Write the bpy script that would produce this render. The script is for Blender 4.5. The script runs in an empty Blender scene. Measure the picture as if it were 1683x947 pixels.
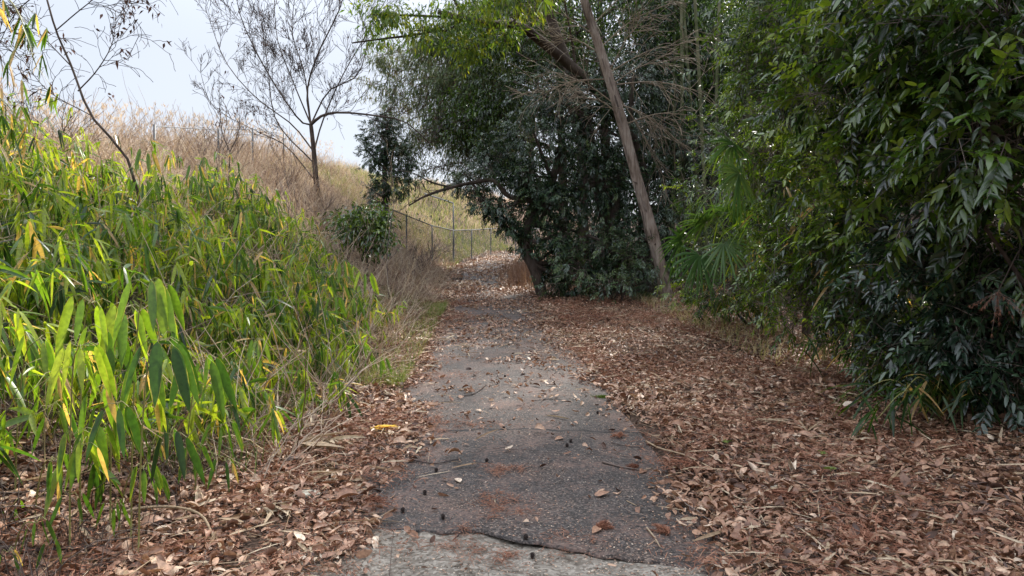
import bpy, math, random
import numpy as np

# ------------------------------------------------------------------ camera, sky, sun, exposure
sc = bpy.context.scene
F = 1150.0            # focal length in photo pixels (1683 wide)
CAMZ = 1.5
PITCH = math.radians(-2.15)
cd = bpy.data.cameras.new("camera")
cd.sensor_width = 36.0
cd.lens = 36.0 * F / 1683.0
cd.clip_start = 0.05
cd.clip_end = 2000.0
cam = bpy.data.objects.new("camera", cd)
sc.collection.objects.link(cam)
cam.location = (0, 0, CAMZ)
cam.rotation_euler = (math.radians(90) + PITCH, 0, 0)
sc.camera = cam

SUN_EL = math.radians(46)
SUN_AZ = math.radians(26)     # to the right of the view direction
wd = bpy.data.worlds.new("World")
sc.world = wd
wd.use_nodes = True
nt = wd.node_tree
nt.nodes.clear()
wo = nt.nodes.new("ShaderNodeOutputWorld")
bg = nt.nodes.new("ShaderNodeBackground")
sky = nt.nodes.new("ShaderNodeTexSky")
sky.sky_type = 'NISHITA'
sky.sun_disc = False
sky.sun_elevation = SUN_EL
sky.sun_rotation = SUN_AZ
sky.air_density = 1.0
sky.dust_density = 3.0
sky.ozone_density = 1.5
# thin high cloud: the clear sky is mixed with an even pale veil, broken by soft noise
tc = nt.nodes.new("ShaderNodeTexCoord")
nz = nt.nodes.new("ShaderNodeTexNoise")
nz.inputs['Scale'].default_value = 2.2
nz.inputs['Detail'].default_value = 5
nt.links.new(tc.outputs['Generated'], nz.inputs['Vector'])
mr = nt.nodes.new("ShaderNodeMapRange")
mr.inputs['From Min'].default_value = 0.3
mr.inputs['From Max'].default_value = 0.7
mr.inputs['To Min'].default_value = 0.72
mr.inputs['To Max'].default_value = 0.95
nt.links.new(nz.outputs['Fac'], mr.inputs['Value'])
mx = nt.nodes.new("ShaderNodeMixRGB")
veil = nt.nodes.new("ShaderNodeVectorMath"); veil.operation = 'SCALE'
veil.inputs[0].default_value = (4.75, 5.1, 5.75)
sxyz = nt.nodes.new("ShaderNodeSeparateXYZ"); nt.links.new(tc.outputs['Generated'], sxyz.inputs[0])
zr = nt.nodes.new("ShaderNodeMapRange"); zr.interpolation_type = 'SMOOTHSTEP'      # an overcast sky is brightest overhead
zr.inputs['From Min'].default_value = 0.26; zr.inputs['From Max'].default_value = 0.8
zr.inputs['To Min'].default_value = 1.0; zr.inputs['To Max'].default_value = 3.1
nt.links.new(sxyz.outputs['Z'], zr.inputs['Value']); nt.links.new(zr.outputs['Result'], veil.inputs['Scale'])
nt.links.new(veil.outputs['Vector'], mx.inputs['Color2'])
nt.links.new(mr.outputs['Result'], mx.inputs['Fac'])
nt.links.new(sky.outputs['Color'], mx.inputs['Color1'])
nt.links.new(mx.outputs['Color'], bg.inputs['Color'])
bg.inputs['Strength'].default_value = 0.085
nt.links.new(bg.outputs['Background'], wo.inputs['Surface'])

sl = bpy.data.lights.new("sun", 'SUN')
sl.energy = 4.2
sl.angle = math.radians(2.0)
sl.color = (1.0, 0.95, 0.87)
so = bpy.data.objects.new("sun", sl)
sc.collection.objects.link(so)
so.rotation_euler = (math.radians(90) - SUN_EL, 0, math.pi - SUN_AZ)
so.location = (10, 20, 30)

vs = sc.view_settings
vs.view_transform = 'Standard'
vs.look = 'None'
vs.exposure = 1.1
vs.gamma = 1
vs.use_curve_mapping = False
sc.render.engine = 'CYCLES'
sc.cycles.use_denoising = True
sc.cycles.denoiser = 'OPENIMAGEDENOISE'
sc.cycles.max_bounces = 7
sc.cycles.diffuse_bounces = 3
sc.cycles.glossy_bounces = 2
sc.cycles.transmission_bounces = 4
sc.cycles.sample_clamp_indirect = 4
sc.cycles.sample_clamp_direct = 4
sc.cycles.caustics_reflective = False
sc.cycles.caustics_refractive = False

# ------------------------------------------------------------------ helpers
rng = np.random.default_rng(7)
COL = sc.collection


def at(px, py, d):
    """photo pixel at forward distance d (metres) -> world point"""
    xn = (px - 841.5) / F
    yn = (473.5 - py) / F
    c, s = math.cos(PITCH), math.sin(PITCH)
    fy = c - yn * s
    fz = s + yn * c
    k = d / fy
    return np.array([xn * k, d, CAMZ + fz * k])


def unit(v):
    return v / np.maximum(np.linalg.norm(v, axis=-1, keepdims=True), 1e-9)


def hash2(ix, iy, seed):
    v = np.sin(ix * 127.1 + iy * 311.7 + seed * 74.7) * 43758.5453
    return v - np.floor(v)


def vnoise(x, y, seed=0):
    x = np.asarray(x, float); y = np.asarray(y, float)
    ix, iy = np.floor(x), np.floor(y)
    fx, fy = x - ix, y - iy
    fx = fx * fx * (3 - 2 * fx); fy = fy * fy * (3 - 2 * fy)
    a = hash2(ix, iy, seed); b = hash2(ix + 1, iy, seed)
    c = hash2(ix, iy + 1, seed); d = hash2(ix + 1, iy + 1, seed)
    return (a * (1 - fx) + b * fx) * (1 - fy) + (c * (1 - fx) + d * fx) * fy


def fbm(x, y, seed=0):
    return 0.55 * vnoise(x, y, seed) + 0.3 * vnoise(x * 2.1, y * 2.1, seed + 3) + 0.15 * vnoise(x * 4.3, y * 4.3, seed + 8)


def path_x(y):
    return np.interp(y, [0, 4, 10, 20, 28, 33, 40, 50, 62, 90], [0.05, 0.04, -0.12, -0.5, -0.95, -0.9, -0.1, 2.6, 9, 26])


def path_z(y):
    return np.interp(y, [-60, 0, 3.5, 6, 10, 15, 20, 25, 30, 40, 60, 120], [0, 0, 0, .05, .2, .42, .68, 1.0, 1.35, 2.0, 2.6, 2.6])


def bank_h(y):
    return np.interp(y, [-20, 5, 12, 19, 40, 60], [2.6, 2.75, 2.85, 3.7, 4.4, 4.3])


def smooth(a, b, x):
    t = np.clip((x - a) / (b - a), 0, 1)
    return t * t * (3 - 2 * t)


def hgt(x, y):
    x = np.asarray(x, float); y = np.asarray(y, float)
    xc = path_x(y)
    z = path_z(y) + 0 * x
    toe = np.interp(y, [3, 7, 11, 30], [2.15, 2.1, 1.6, 1.5])
    u = xc - toe - x
    s = np.clip(u / 6.4, 0, 1)
    pr = 0.55 * s + 0.45 * s * s * (3 - 2 * s)
    b = bank_h(y) * pr
    b = b + np.where(u > 6.4, -0.035 * np.clip(u - 9, 0, 60), 0)
    b = b + 0.22 * (fbm(x * .9, y * .9, 2) - .5) * smooth(0, 1.2, u) + .5 * (vnoise(x * .22, y * .22, 5) - .5) * smooth(1, 4, u)
    z = z + np.where(u > 0, b, 0)
    v = x - xc - 3.4
    r = 0.13 * np.clip(v, 0, 3) + 0.75 * np.clip(v - 3, 0, 32)
    r = r + 0.15 * (fbm(x * .8, y * .8, 12) - .5) * smooth(0, 1.0, v)
    z = z + np.where(v > 0, r, 0)
    side = smooth(1.1, 1.7, np.abs(x - xc))
    z = z + 0.05 * (fbm(x * 1.6, y * 1.6, 31) - .35) * side
    return z


class MB:
    """collects vertices, faces and per-vertex tint / edge values, links them as ONE mesh"""
    def __init__(s):
        s.v = []; s.q = []; s.t = []; s.ti = []; s.ed = []; s.n = 0

    def add(s, v, quads=None, tris=None, tint=0.5, edge=0.0):
        v = np.asarray(v, float).reshape(-1, 3)
        m = len(v)
        s.v.append(v)
        if quads is not None and len(quads): s.q.append(np.asarray(quads, np.int64).reshape(-1, 4) + s.n)
        if tris is not None and len(tris): s.t.append(np.asarray(tris, np.int64).reshape(-1, 3) + s.n)
        s.ti.append(np.broadcast_to(np.asarray(tint, float).reshape(-1) if np.ndim(tint) else float(tint), (m,)))
        s.ed.append(np.broadcast_to(np.asarray(edge, float).reshape(-1) if np.ndim(edge) else float(edge), (m,)))
        s.n += m
        return s

    def build(s, name, mat, parent=None, origin=None, smooth_shade=False):
        v = np.concatenate(s.v) if s.v else np.zeros((0, 3))
        if origin is None:
            origin = np.array(parent.matrix_world.translation) if parent is None else np.array(parent['_o'])
        origin = np.asarray(origin, float)
        me = bpy.data.meshes.new(name)
        q = np.concatenate(s.q) if s.q else np.zeros((0, 4), np.int64)
        t = np.concatenate(s.t) if s.t else np.zeros((0, 3), np.int64)
        me.vertices.add(len(v))
        me.vertices.foreach_set('co', (v - origin).astype(np.float32).ravel())
        li = np.concatenate([q.ravel(), t.ravel()]).astype(np.int32)
        me.loops.add(len(li))
        me.loops.foreach_set('vertex_index', li)
        nq, ntr = len(q), len(t)
        me.polygons.add(nq + ntr)
        st = np.concatenate([np.arange(nq) * 4, nq * 4 + np.arange(ntr) * 3]).astype(np.int32)
        me.polygons.foreach_set('loop_start', st)
        if smooth_shade:
            me.polygons.foreach_set('use_smooth', np.ones(nq + ntr, bool))
        me.update(calc_edges=True)
        a = me.attributes.new('tint', 'FLOAT', 'POINT')
        a.data.foreach_set('value', np.concatenate(s.ti).astype(np.float32))
        if any(np.ndim(e) and len(e) and np.max(e) > 0 for e in s.ed):
            a = me.attributes.new('edge', 'FLOAT', 'POINT')
            a.data.foreach_set('value', np.concatenate(s.ed).astype(np.float32))
        me.materials.append(mat)
        o = bpy.data.objects.new(name, me)
        COL.objects.link(o)
        if parent is None:
            o.location = origin
        else:
            o.parent = parent
            o.location = origin - np.array(parent['_o'])
        o['_o'] = [float(c) for c in origin]
        return o


def tag(o, label, cat, group=None, kind=None):
    if label: o['label'] = label
    if cat: o['category'] = cat
    if group: o['group'] = group
    if kind: o['kind'] = kind
    return o


def thing(name, label, cat, loc, group=None):
    o = bpy.data.objects.new(name, None)
    o.empty_display_size = 0.2
    COL.objects.link(o)
    o.location = [float(c) for c in loc]
    o['_o'] = [float(c) for c in loc]
    return tag(o, label, cat, group)


def tubes(mb, P, R, sides=5, tint=0.5):
    """P (N,S,3) polylines, R (N,S) radii"""
    P = np.asarray(P, float); R = np.asarray(R, float)
    if P.ndim == 2: P = P[None]; R = R[None]
    N, S, _ = P.shape
    T = np.zeros_like(P)
    T[:, 1:-1] = P[:, 2:] - P[:, :-2]; T[:, 0] = P[:, 1] - P[:, 0]; T[:, -1] = P[:, -1] - P[:, -2]
    T = unit(T)
    ref = np.where(np.abs(unit(P[:, -1] - P[:, 0])[:, 2:3]) > .8, np.array([[1., 0, 0]]), np.array([[0, 0, 1.]]))[:, None, :]
    A = unit(np.cross(T, ref)); B = np.cross(T, A)
    an = np.arange(sides) * 2 * math.pi / sides
    V = P[:, :, None, :] + R[:, :, None, None] * (A[:, :, None, :] * np.cos(an)[:, None] + B[:, :, None, :] * np.sin(an)[:, None])
    idx = np.arange(N * S * sides).reshape(N, S, sides)
    a = idx[:, :-1, :]; b = np.roll(a, -1, axis=2); c = idx[:, 1:, :]; d = np.roll(c, -1, axis=2)
    Q = np.stack([a, b, d, c], -1).reshape(-1, 4)
    tt = tint
    if np.ndim(tint): tt = np.repeat(np.asarray(tint), S * sides)
    mb.add(V, quads=Q, tint=tt)
    # close the ends
    if sides >= 4:
        tr = []
        for e in (idx[:, 0, :], idx[:, -1, :]):
            for k in range(1, sides - 1):
                tr.append(np.stack([e[:, 0], e[:, k], e[:, k + 1]], -1))
        mb.t.append(np.concatenate(tr) + mb.n - V.size // 3)


def spline(pts, n):
    pts = np.asarray(pts, float)
    p = np.vstack([2 * pts[0] - pts[1], pts, 2 * pts[-1] - pts[-2]])
    k = len(pts) - 1
    out = []
    for i in range(n):
        t = i / (n - 1) * k
        j = min(int(t), k - 1); f = t - j
        a, b, c, d = p[j], p[j + 1], p[j + 2], p[j + 3]
        out.append(.5 * ((2 * b) + (-a + c) * f + (2 * a - 5 * b + 4 * c - d) * f * f + (-a + 3 * b - 3 * c + d) * f ** 3))
    return np.array(out)


T_SMALL = (np.array([0, .42, 1.0]), np.array([0, 1.0, 0]))
T_MID = (np.array([0, .12, .45, .8, 1.0]), np.array([.12, .75, 1.0, .6, 0]))
T_LONG = (np.array([0, .06, .2, .45, .7, .88, 1.0]), np.array([.08, .55, .95, 1.0, .8, .42, 0.03]))


def leaves(mb, base, d, L, W, tint, droop=0.3, fold=0.25, tmpl=T_SMALL, up=None, curl=0.0):
    """a batch of leaves: three vertices per section, folded along the midrib"""
    N = len(base)
    if N == 0: return
    base = np.asarray(base, float); d = unit(np.asarray(d, float))
    L = np.broadcast_to(L, (N,)).astype(float); W = np.broadcast_to(W, (N,)).astype(float)
    droop = np.broadcast_to(droop, (N,)).astype(float)
    if up is None:
        up = unit(np.array([0, 0, 1.0]) + rng.normal(0, .55, (N, 3)))
    sd = np.cross(d, up)
    bad = np.linalg.norm(sd, axis=1) < 1e-3
    sd[bad] = np.cross(d[bad], np.array([1., 0.2, 0.1]))
    sd = unit(sd)
    nn = np.cross(sd, d)
    t, w = tmpl
    S = len(t)
    ax = base[:, None, :] + d[:, None, :] * (L[:, None] * t)[:, :, None]
    ax[:, :, 2] -= droop[:, None] * L[:, None] * (t ** 2)
    if np.ndim(curl) or curl:
        ax = ax + nn[:, None, :] * (np.broadcast_to(curl, (N,))[:, None] * L[:, None] * (t * (1 - t) * 4))[:, :, None]
    hw = (W[:, None] * .5 * w)[:, :, None]
    fo = np.broadcast_to(fold, (N,))[:, None, None]
    lf = ax - sd[:, None, :] * hw + nn[:, None, :] * hw * fo
    rt = ax + sd[:, None, :] * hw + nn[:, None, :] * hw * fo
    tint = np.broadcast_to(tint, (N,))
    if tmpl is T_SMALL:      # 5 vertices, 4 triangles
        V = np.stack([ax[:, 0], lf[:, 1], ax[:, 1], rt[:, 1], ax[:, 2]], 1)
        b = (np.arange(N) * 5)[:, None]
        tr = np.stack([b + np.array([0, 2, 1]), b + np.array([0, 3, 2]), b + np.array([1, 2, 4]), b + np.array([2, 3, 4])], 1)
        mb.add(V, tris=tr.reshape(-1, 3), tint=np.repeat(tint, 5), edge=np.tile([0, 1., 0, 1., .6], N))
        return
    V = np.stack([lf, ax, rt], 2)            # N,S,3,3
    idx = np.arange(N * S * 3).reshape(N, S, 3)
    q = np.concatenate([
        np.stack([idx[:, :-1, 0], idx[:, :-1, 1], idx[:, 1:, 1], idx[:, 1:, 0]], -1).reshape(-1, 4),
        np.stack([idx[:, :-1, 1], idx[:, :-1, 2], idx[:, 1:, 2], idx[:, 1:, 1]], -1).reshape(-1, 4)])
    e = np.zeros((S, 3)); e[:, 0] = 1; e[:, 2] = 1; e[-1] = 1
    mb.add(V, quads=q, tint=np.repeat(tint, S * 3), edge=np.tile(e.ravel(), N))


def blades(mb, base, h, lean, w, tint, S=4):
    """upright grass blades: base (N,3), h (N), lean (N,3) horizontal offset at the tip"""
    N = len(base)
    if N == 0: return
    t = np.linspace(0, 1, S)
    ax = base[:, None, :] + np.array([0, 0, 1.]) * (h[:, None] * (t - 0.25 * t ** 2 * 1.0))[:, :, None] + lean[:, None, :] * (t ** 2)[None, :, None]
    a = rng.uniform(0, 2 * math.pi, N)
    sd = np.stack([np.cos(a), np.sin(a), 0 * a], 1)
    hw = np.broadcast_to(w, (N,))[:, None] * .5 * (1 - t ** 1.5 * .9)
    lf = ax - sd[:, None, :] * hw[:, :, None]; rt = ax + sd[:, None, :] * hw[:, :, None]
    V = np.stack([lf, rt], 2)
    idx = np.arange(N * S * 2).reshape(N, S, 2)
    q = np.stack([idx[:, :-1, 0], idx[:, :-1, 1], idx[:, 1:, 1], idx[:, 1:, 0]], -1).reshape(-1, 4)
    mb.add(V, quads=q, tint=np.repeat(np.broadcast_to(tint, (N,)), S * 2))


# ------------------------------------------------------------------ materials
def ramp(n, stops, pos=None):
    cr = n.color_ramp
    pos = pos or [i / (len(stops) - 1) for i in range(len(stops))]
    while len(cr.elements) < len(stops): cr.elements.new(0.5)
    for e, p, c in zip(cr.elements, pos, stops):
        e.position = p; e.color = (*c, 1)


def newmat(name):
    m = bpy.data.materials.new(name); m.use_nodes = True
    t = m.node_tree; t.nodes.clear()
    return m, t, t.nodes, t.links


def leaf_mat(name, stops, rough=.45, spec=.4, trans=.3, tgain=(1.6, 1.5, .8), edgecol=None, pos=None, noise=0.0):
    m, t, N, K = newmat(name)
    out = N.new("ShaderNodeOutputMaterial")
    at_ = N.new("ShaderNodeAttribute"); at_.attribute_name = 'tint'
    r = N.new("ShaderNodeValToRGB"); ramp(r, stops, pos)
    K.new(at_.outputs['Fac'], r.inputs['Fac'])
    col = r.outputs['Color']
    if edgecol:
        ea = N.new("ShaderNodeAttribute"); ea.attribute_name = 'edge'
        tx = N.new("ShaderNodeTexCoord"); no = N.new("ShaderNodeTexNoise")
        no.inputs['Scale'].default_value = 9; no.inputs['Detail'].default_value = 3
        K.new(tx.outputs['Object'], no.inputs['Vector'])
        ad = N.new("ShaderNodeMath"); ad.operation = 'ADD'
        K.new(ea.outputs['Fac'], ad.inputs[0]); K.new(no.outputs['Fac'], ad.inputs[1])
        mp = N.new("ShaderNodeMapRange")
        mp.inputs['From Min'].default_value = 1.42; mp.inputs['From Max'].default_value = 1.6
        K.new(ad.outputs[0], mp.inputs['Value'])
        me = N.new("ShaderNodeMixRGB"); me.inputs['Color2'].default_value = (*edgecol, 1)
        K.new(mp.outputs['Result'], me.inputs['Fac']); K.new(col, me.inputs['Color1'])
        col = me.outputs['Color']
    if noise:
        tx = N.new("ShaderNodeTexCoord"); no = N.new("ShaderNodeTexNoise")
        no.inputs['Scale'].default_value = 45; no.inputs['Detail'].default_value = 4
        K.new(tx.outputs['Object'], no.inputs['Vector'])
        mp = N.new("ShaderNodeMapRange")
        mp.inputs['From Min'].default_value = .3; mp.inputs['From Max'].default_value = .7
        mp.inputs['To Min'].default_value = 1 - noise; mp.inputs['To Max'].default_value = 1 + noise * .6
        K.new(no.outputs['Fac'], mp.inputs['Value'])
        mu = N.new("ShaderNodeVectorMath"); mu.operation = 'SCALE'
        K.new(col, mu.inputs[0]); K.new(mp.outputs['Result'], mu.inputs['Scale'])
        col = mu.outputs['Vector']
    p = N.new("ShaderNodeBsdfPrincipled")
    p.inputs['Roughness'].default_value = rough
    p.inputs['Specular IOR Level'].default_value = spec
    K.new(col, p.inputs['Base Color'])
    if trans > 0:
        tr = N.new("ShaderNodeBsdfTranslucent")
        g = N.new("ShaderNodeMixRGB"); g.blend_type = 'MULTIPLY'; g.inputs['Fac'].default_value = 1
        g.inputs['Color2'].default_value = (*tgain, 1)
        K.new(col, g.inputs['Color1']); K.new(g.outputs['Color'], tr.inputs['Color'])
        mi = N.new("ShaderNodeMixShader"); mi.inputs['Fac'].default_value = trans
        K.new(p.outputs['BSDF'], mi.inputs[1]); K.new(tr.outputs['BSDF'], mi.inputs[2])
        K.new(mi.outputs['Shader'], out.inputs['Surface'])
    else:
        K.new(p.outputs['BSDF'], out.inputs['Surface'])
    return m


def bark_mat(name, stops, scale=(18, 18, 2.5), bump=.6, rough=.9):
    m, t, N, K = newmat(name)
    out = N.new("ShaderNodeOutputMaterial"); p = N.new("ShaderNodeBsdfPrincipled")
    p.inputs['Roughness'].default_value = rough
    p.inputs['Specular IOR Level'].default_value = .15
    tx = N.new("ShaderNodeTexCoord"); mp = N.new("ShaderNodeMapping"); mp.inputs['Scale'].default_value = scale
    K.new(tx.outputs['Object'], mp.inputs['Vector'])
    no = N.new("ShaderNodeTexNoise"); no.inputs['Scale'].default_value = 1; no.inputs['Detail'].default_value = 8
    no.inputs['Roughness'].default_value = .65
    K.new(mp.outputs['Vector'], no.inputs['Vector'])
    n2 = N.new("ShaderNodeTexNoise"); n2.inputs['Scale'].default_value = 1.7; n2.inputs['Detail'].default_value = 3
    K.new(tx.outputs['Object'], n2.inputs['Vector'])
    ad = N.new("ShaderNodeMath"); ad.operation = 'MULTIPLY_ADD'; ad.inputs[1].default_value = .55
    K.new(n2.outputs['Fac'], ad.inputs[0])
    h = N.new("ShaderNodeMath"); h.operation = 'MULTIPLY'; h.inputs[1].default_value = .5
    K.new(no.outputs['Fac'], h.inputs[0]); K.new(h.outputs[0], ad.inputs[2])
    r = N.new("ShaderNodeValToRGB"); ramp(r, stops, [.36 + .3 * i / (len(stops) - 1) for i in range(len(stops))])
    K.new(ad.outputs[0], r.inputs['Fac']); K.new(r.outputs['Color'], p.inputs['Base Color'])
    b = N.new("ShaderNodeBump"); b.inputs['Strength'].default_value = bump; b.inputs['Distance'].default_value = .02
    K.new(no.outputs['Fac'], b.inputs['Height']); K.new(b.outputs['Normal'], p.inputs['Normal'])
    K.new(p.outputs['BSDF'], out.inputs['Surface'])
    return m


def ground_mat(name, stops, s1=6, s2=60, bump=.7, rough=.95):
    m, t, N, K = newmat(name)
    out = N.new("ShaderNodeOutputMaterial"); p = N.new("ShaderNodeBsdfPrincipled")
    p.inputs['Roughness'].default_value = rough; p.inputs['Specular IOR Level'].default_value = .15
    tx = N.new("ShaderNodeTexCoord")
    a = N.new("ShaderNodeTexNoise"); a.inputs['Scale'].default_value = s1; a.inputs['Detail'].default_value = 8; a.inputs['Roughness'].default_value = .7
    v = N.new("ShaderNodeTexVoronoi"); v.inputs['Scale'].default_value = s2
    K.new(tx.outputs['Object'], a.inputs['Vector']); K.new(tx.outputs['Object'], v.inputs['Vector'])
    sp = N.new("ShaderNodeSeparateColor"); K.new(v.outputs['Color'], sp.inputs['Color'])
    mi = N.new("ShaderNodeMath"); mi.operation = 'MULTIPLY_ADD'; mi.inputs[1].default_value = .4
    K.new(sp.outputs[0], mi.inputs[0])
    hh = N.new("ShaderNodeMath"); hh.operation = 'MULTIPLY'; hh.inputs[1].default_value = .7
    K.new(a.outputs['Fac'], hh.inputs[0]); K.new(hh.outputs[0], mi.inputs[2])
    r = N.new("ShaderNodeValToRGB"); ramp(r, stops, [.25 + .5 * i / (len(stops) - 1) for i in range(len(stops))])
    K.new(mi.outputs[0], r.inputs['Fac']); K.new(r.outputs['Color'], p.inputs['Base Color'])
    b = N.new("ShaderNodeBump"); b.inputs['Strength'].default_value = bump; b.inputs['Distance'].default_value = .02
    K.new(mi.outputs[0], b.inputs['Height']); K.new(b.outputs['Normal'], p.inputs['Normal'])
    K.new(p.outputs['BSDF'], out.inputs['Surface'])
    return m


def asphalt_mat():
    m, t, N, K = newmat("asphalt")
    out = N.new("ShaderNodeOutputMaterial"); p = N.new("ShaderNodeBsdfPrincipled")
    p.inputs['Specular IOR Level'].default_value = .35
    tx = N.new("ShaderNodeTexCoord")
    v = N.new("ShaderNodeTexVoronoi"); v.inputs['Scale'].default_value = 110
    K.new(tx.outputs['Object'], v.inputs['Vector'])
    sp = N.new("ShaderNodeSeparateColor"); K.new(v.outputs['Color'], sp.inputs['Color'])
    a = N.new("ShaderNodeTexNoise"); a.inputs['Scale'].default_value = 1.6; a.inputs['Detail'].default_value = 9; a.inputs['Roughness'].default_value = .68
    K.new(tx.outputs['Object'], a.inputs['Vector'])
    r = N.new("ShaderNodeValToRGB")
    ramp(r, [(.013, .0115, .011), (.031, .028, .027), (.057, .051, .049), (.1, .09, .084), (.2, .178, .155)], [0, .35, .68, .9, 1])
    K.new(sp.outputs[0], r.inputs['Fac'])
    r2 = N.new("ShaderNodeValToRGB")
    ramp(r2, [(.56, .52, .5), (1.1, 1.0, .94), (1.75, 1.42, 1.2)], [.32, .5, .7])
    K.new(a.outputs['Fac'], r2.inputs['Fac'])
    mu = N.new("ShaderNodeMixRGB"); mu.blend_type = 'MULTIPLY'; mu.inputs['Fac'].default_value = 1
    K.new(r.outputs['Color'], mu.inputs['Color1']); K.new(r2.outputs['Color'], mu.inputs['Color2'])
    # fine brown crumbs lying in the texture of the tar
    n3 = N.new("ShaderNodeTexNoise"); n3.inputs['Scale'].default_value = 38; n3.inputs['Detail'].default_value = 6
    K.new(tx.outputs['Object'], n3.inputs['Vector'])
    n4 = N.new("ShaderNodeTexNoise"); n4.inputs['Scale'].default_value = 2.3; n4.inputs['Detail'].default_value = 3
    K.new(tx.outputs['Object'], n4.inputs['Vector'])
    pr = N.new("ShaderNodeMath"); pr.operation = 'ADD'
    K.new(n3.outputs['Fac'], pr.inputs[0]); K.new(n4.outputs['Fac'], pr.inputs[1])
    m3 = N.new("ShaderNodeMapRange"); m3.inputs['From Min'].default_value = .98; m3.inputs['From Max'].default_value = 1.22
    m3.inputs['To Max'].default_value = .75
    K.new(pr.outputs[0], m3.inputs['Value'])
    mb_ = N.new("ShaderNodeMixRGB"); mb_.inputs['Color2'].default_value = (.15, .095, .075, 1)
    K.new(m3.outputs['Result'], mb_.inputs['Fac']); K.new(mu.outputs['Color'], mb_.inputs['Color1'])
    # the crack across the path, and a finer second one
    s = N.new("ShaderNodeSeparateXYZ"); K.new(tx.outputs['Object'], s.inputs[0])
    cn = N.new("ShaderNodeTexNoise"); cn.inputs['Scale'].default_value = 3.2; cn.inputs['Detail'].default_value = 7
    K.new(tx.outputs['Object'], cn.inputs['Vector'])
    wob = N.new("ShaderNodeMath"); wob.operation = 'MULTIPLY_ADD'; wob.inputs[1].default_value = .34
    K.new(cn.outputs['Fac'], wob.inputs[0]); K.new(s.outputs['Y'], wob.inputs[2])
    col = mb_.outputs['Color']; hsum = sp.outputs[0]
    for yc, w in ((6.1, .03), (9.4, .02)):
        if not w: continue
        d = N.new("ShaderNodeMath"); d.operation = 'SUBTRACT'; d.inputs[1].default_value = yc
        K.new(wob.outputs[0], d.inputs[0])
        ab = N.new("ShaderNodeMath"); ab.operation = 'ABSOLUTE'; K.new(d.outputs[0], ab.inputs[0])
        cm = N.new("ShaderNodeMapRange"); cm.inputs['From Min'].default_value = w * .3; cm.inputs['From Max'].default_value = w
        K.new(ab.outputs[0], cm.inputs['Value'])
        mc = N.new("ShaderNodeMixRGB"); mc.inputs['Color1'].default_value = (.012, .011, .011, 1)
        K.new(cm.outputs['Result'], mc.inputs['Fac']); K.new(col, mc.inputs['Color2'])
        col = mc.outputs['Color']
        hm = N.new("ShaderNodeMath"); hm.operation = 'MULTIPLY'
        K.new(hsum, hm.inputs[0]); K.new(cm.outputs['Result'], hm.inputs[1]); hsum = hm.outputs[0]
    K.new(col, p.inputs['Base Color'])
    rr = N.new("ShaderNodeMapRange"); rr.inputs['From Min'].default_value = .35; rr.inputs['From Max'].default_value = .65
    rr.inputs['To Min'].default_value = .55; rr.inputs['To Max'].default_value = .85
    K.new(a.outputs['Fac'], rr.inputs['Value']); K.new(rr.outputs['Result'], p.inputs['Roughness'])
    b = N.new("ShaderNodeBump"); b.inputs['Strength'].default_value = .75; b.inputs['Distance'].default_value = .006
    K.new(hsum, b.inputs['Height']); K.new(b.outputs['Normal'], p.inputs['Normal'])
    K.new(p.outputs['BSDF'], out.inputs['Surface'])
    return m


def plain_mat(name, col, rough=.6, metal=0.0):
    m, t, N, K = newmat(name)
    out = N.new("ShaderNodeOutputMaterial"); p = N.new("ShaderNodeBsdfPrincipled")
    no = N.new("ShaderNodeTexNoise"); no.inputs['Scale'].default_value = 25; no.inputs['Detail'].default_value = 5
    tx = N.new("ShaderNodeTexCoord"); K.new(tx.outputs['Object'], no.inputs['Vector'])
    r = N.new("ShaderNodeValToRGB"); ramp(r, [tuple(c * .6 for c in col), tuple(min(1, c * 1.25) for c in col)], [.3, .7])
    K.new(no.outputs['Fac'], r.inputs['Fac']); K.new(r.outputs['Color'], p.inputs['Base Color'])
    p.inputs['Roughness'].default_value = rough; p.inputs['Metallic'].default_value = metal
    K.new(p.outputs['BSDF'], out.inputs['Surface'])
    return m


M_SOIL = ground_mat("soil", [(.012, .008, .006), (.035, .022, .015), (.07, .045, .032), (.12, .08, .06)])
M_ASPH = asphalt_mat()
M_CONC = ground_mat("old_concrete", [(.06, .047, .036), (.14, .118, .095), (.22, .192, .158), (.31, .275, .23)], 7, 60, 1.0, .9)
M_STONE = ground_mat("stone", [(.2, .18, .14), (.34, .31, .25), (.45, .42, .34)], 14, 70, .5)
M_LITTER = leaf_mat("dry_leaves", [(.07, .034, .022), (.2, .098, .058), (.38, .21, .13), (.52, .345, .23), (.66, .53, .4)], .5, .45, .12, (1, .8, .6), pos=[0, .22, .5, .82, 1], noise=.45)
M_NEEDLE = leaf_mat("dead_needles", [(.1, .04, .025), (.24, .1, .06), (.42, .22, .14)], .8, .2, .1, (1, .8, .6))
M_STRAW = leaf_mat("straw", [(.25, .16, .09), (.42, .31, .2), (.55, .45, .32)], .7, .3, .2, (1, .95, .8), noise=.3)
M_SASA = leaf_mat("bamboo_leaf", [(.014, .036, .008), (.034, .085, .014), (.1, .18, .018), (.24, .3, .034), (.42, .28, .1), (.45, .3, .16)], .36, .5, .5, (2.4, 2.3, .8), noise=.3,
                  edgecol=(.33, .29, .09), pos=[0, .25, .6, .86, .93, 1])
M_CANE = leaf_mat("bamboo_cane", [(.06, .09, .02), (.2, .19, .06), (.33, .25, .13)], .5, .4, 0)
M_DRYGRASS = leaf_mat("dry_grass", [(.24, .17, .13), (.46, .36, .28), (.62, .52, .41), (.66, .58, .41)], .75, .25, .4, (1.15, 1, .85))
M_REDSTEM = leaf_mat("red_stems", [(.17, .09, .065), (.36, .23, .17)], .8, .2, .1)
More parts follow.
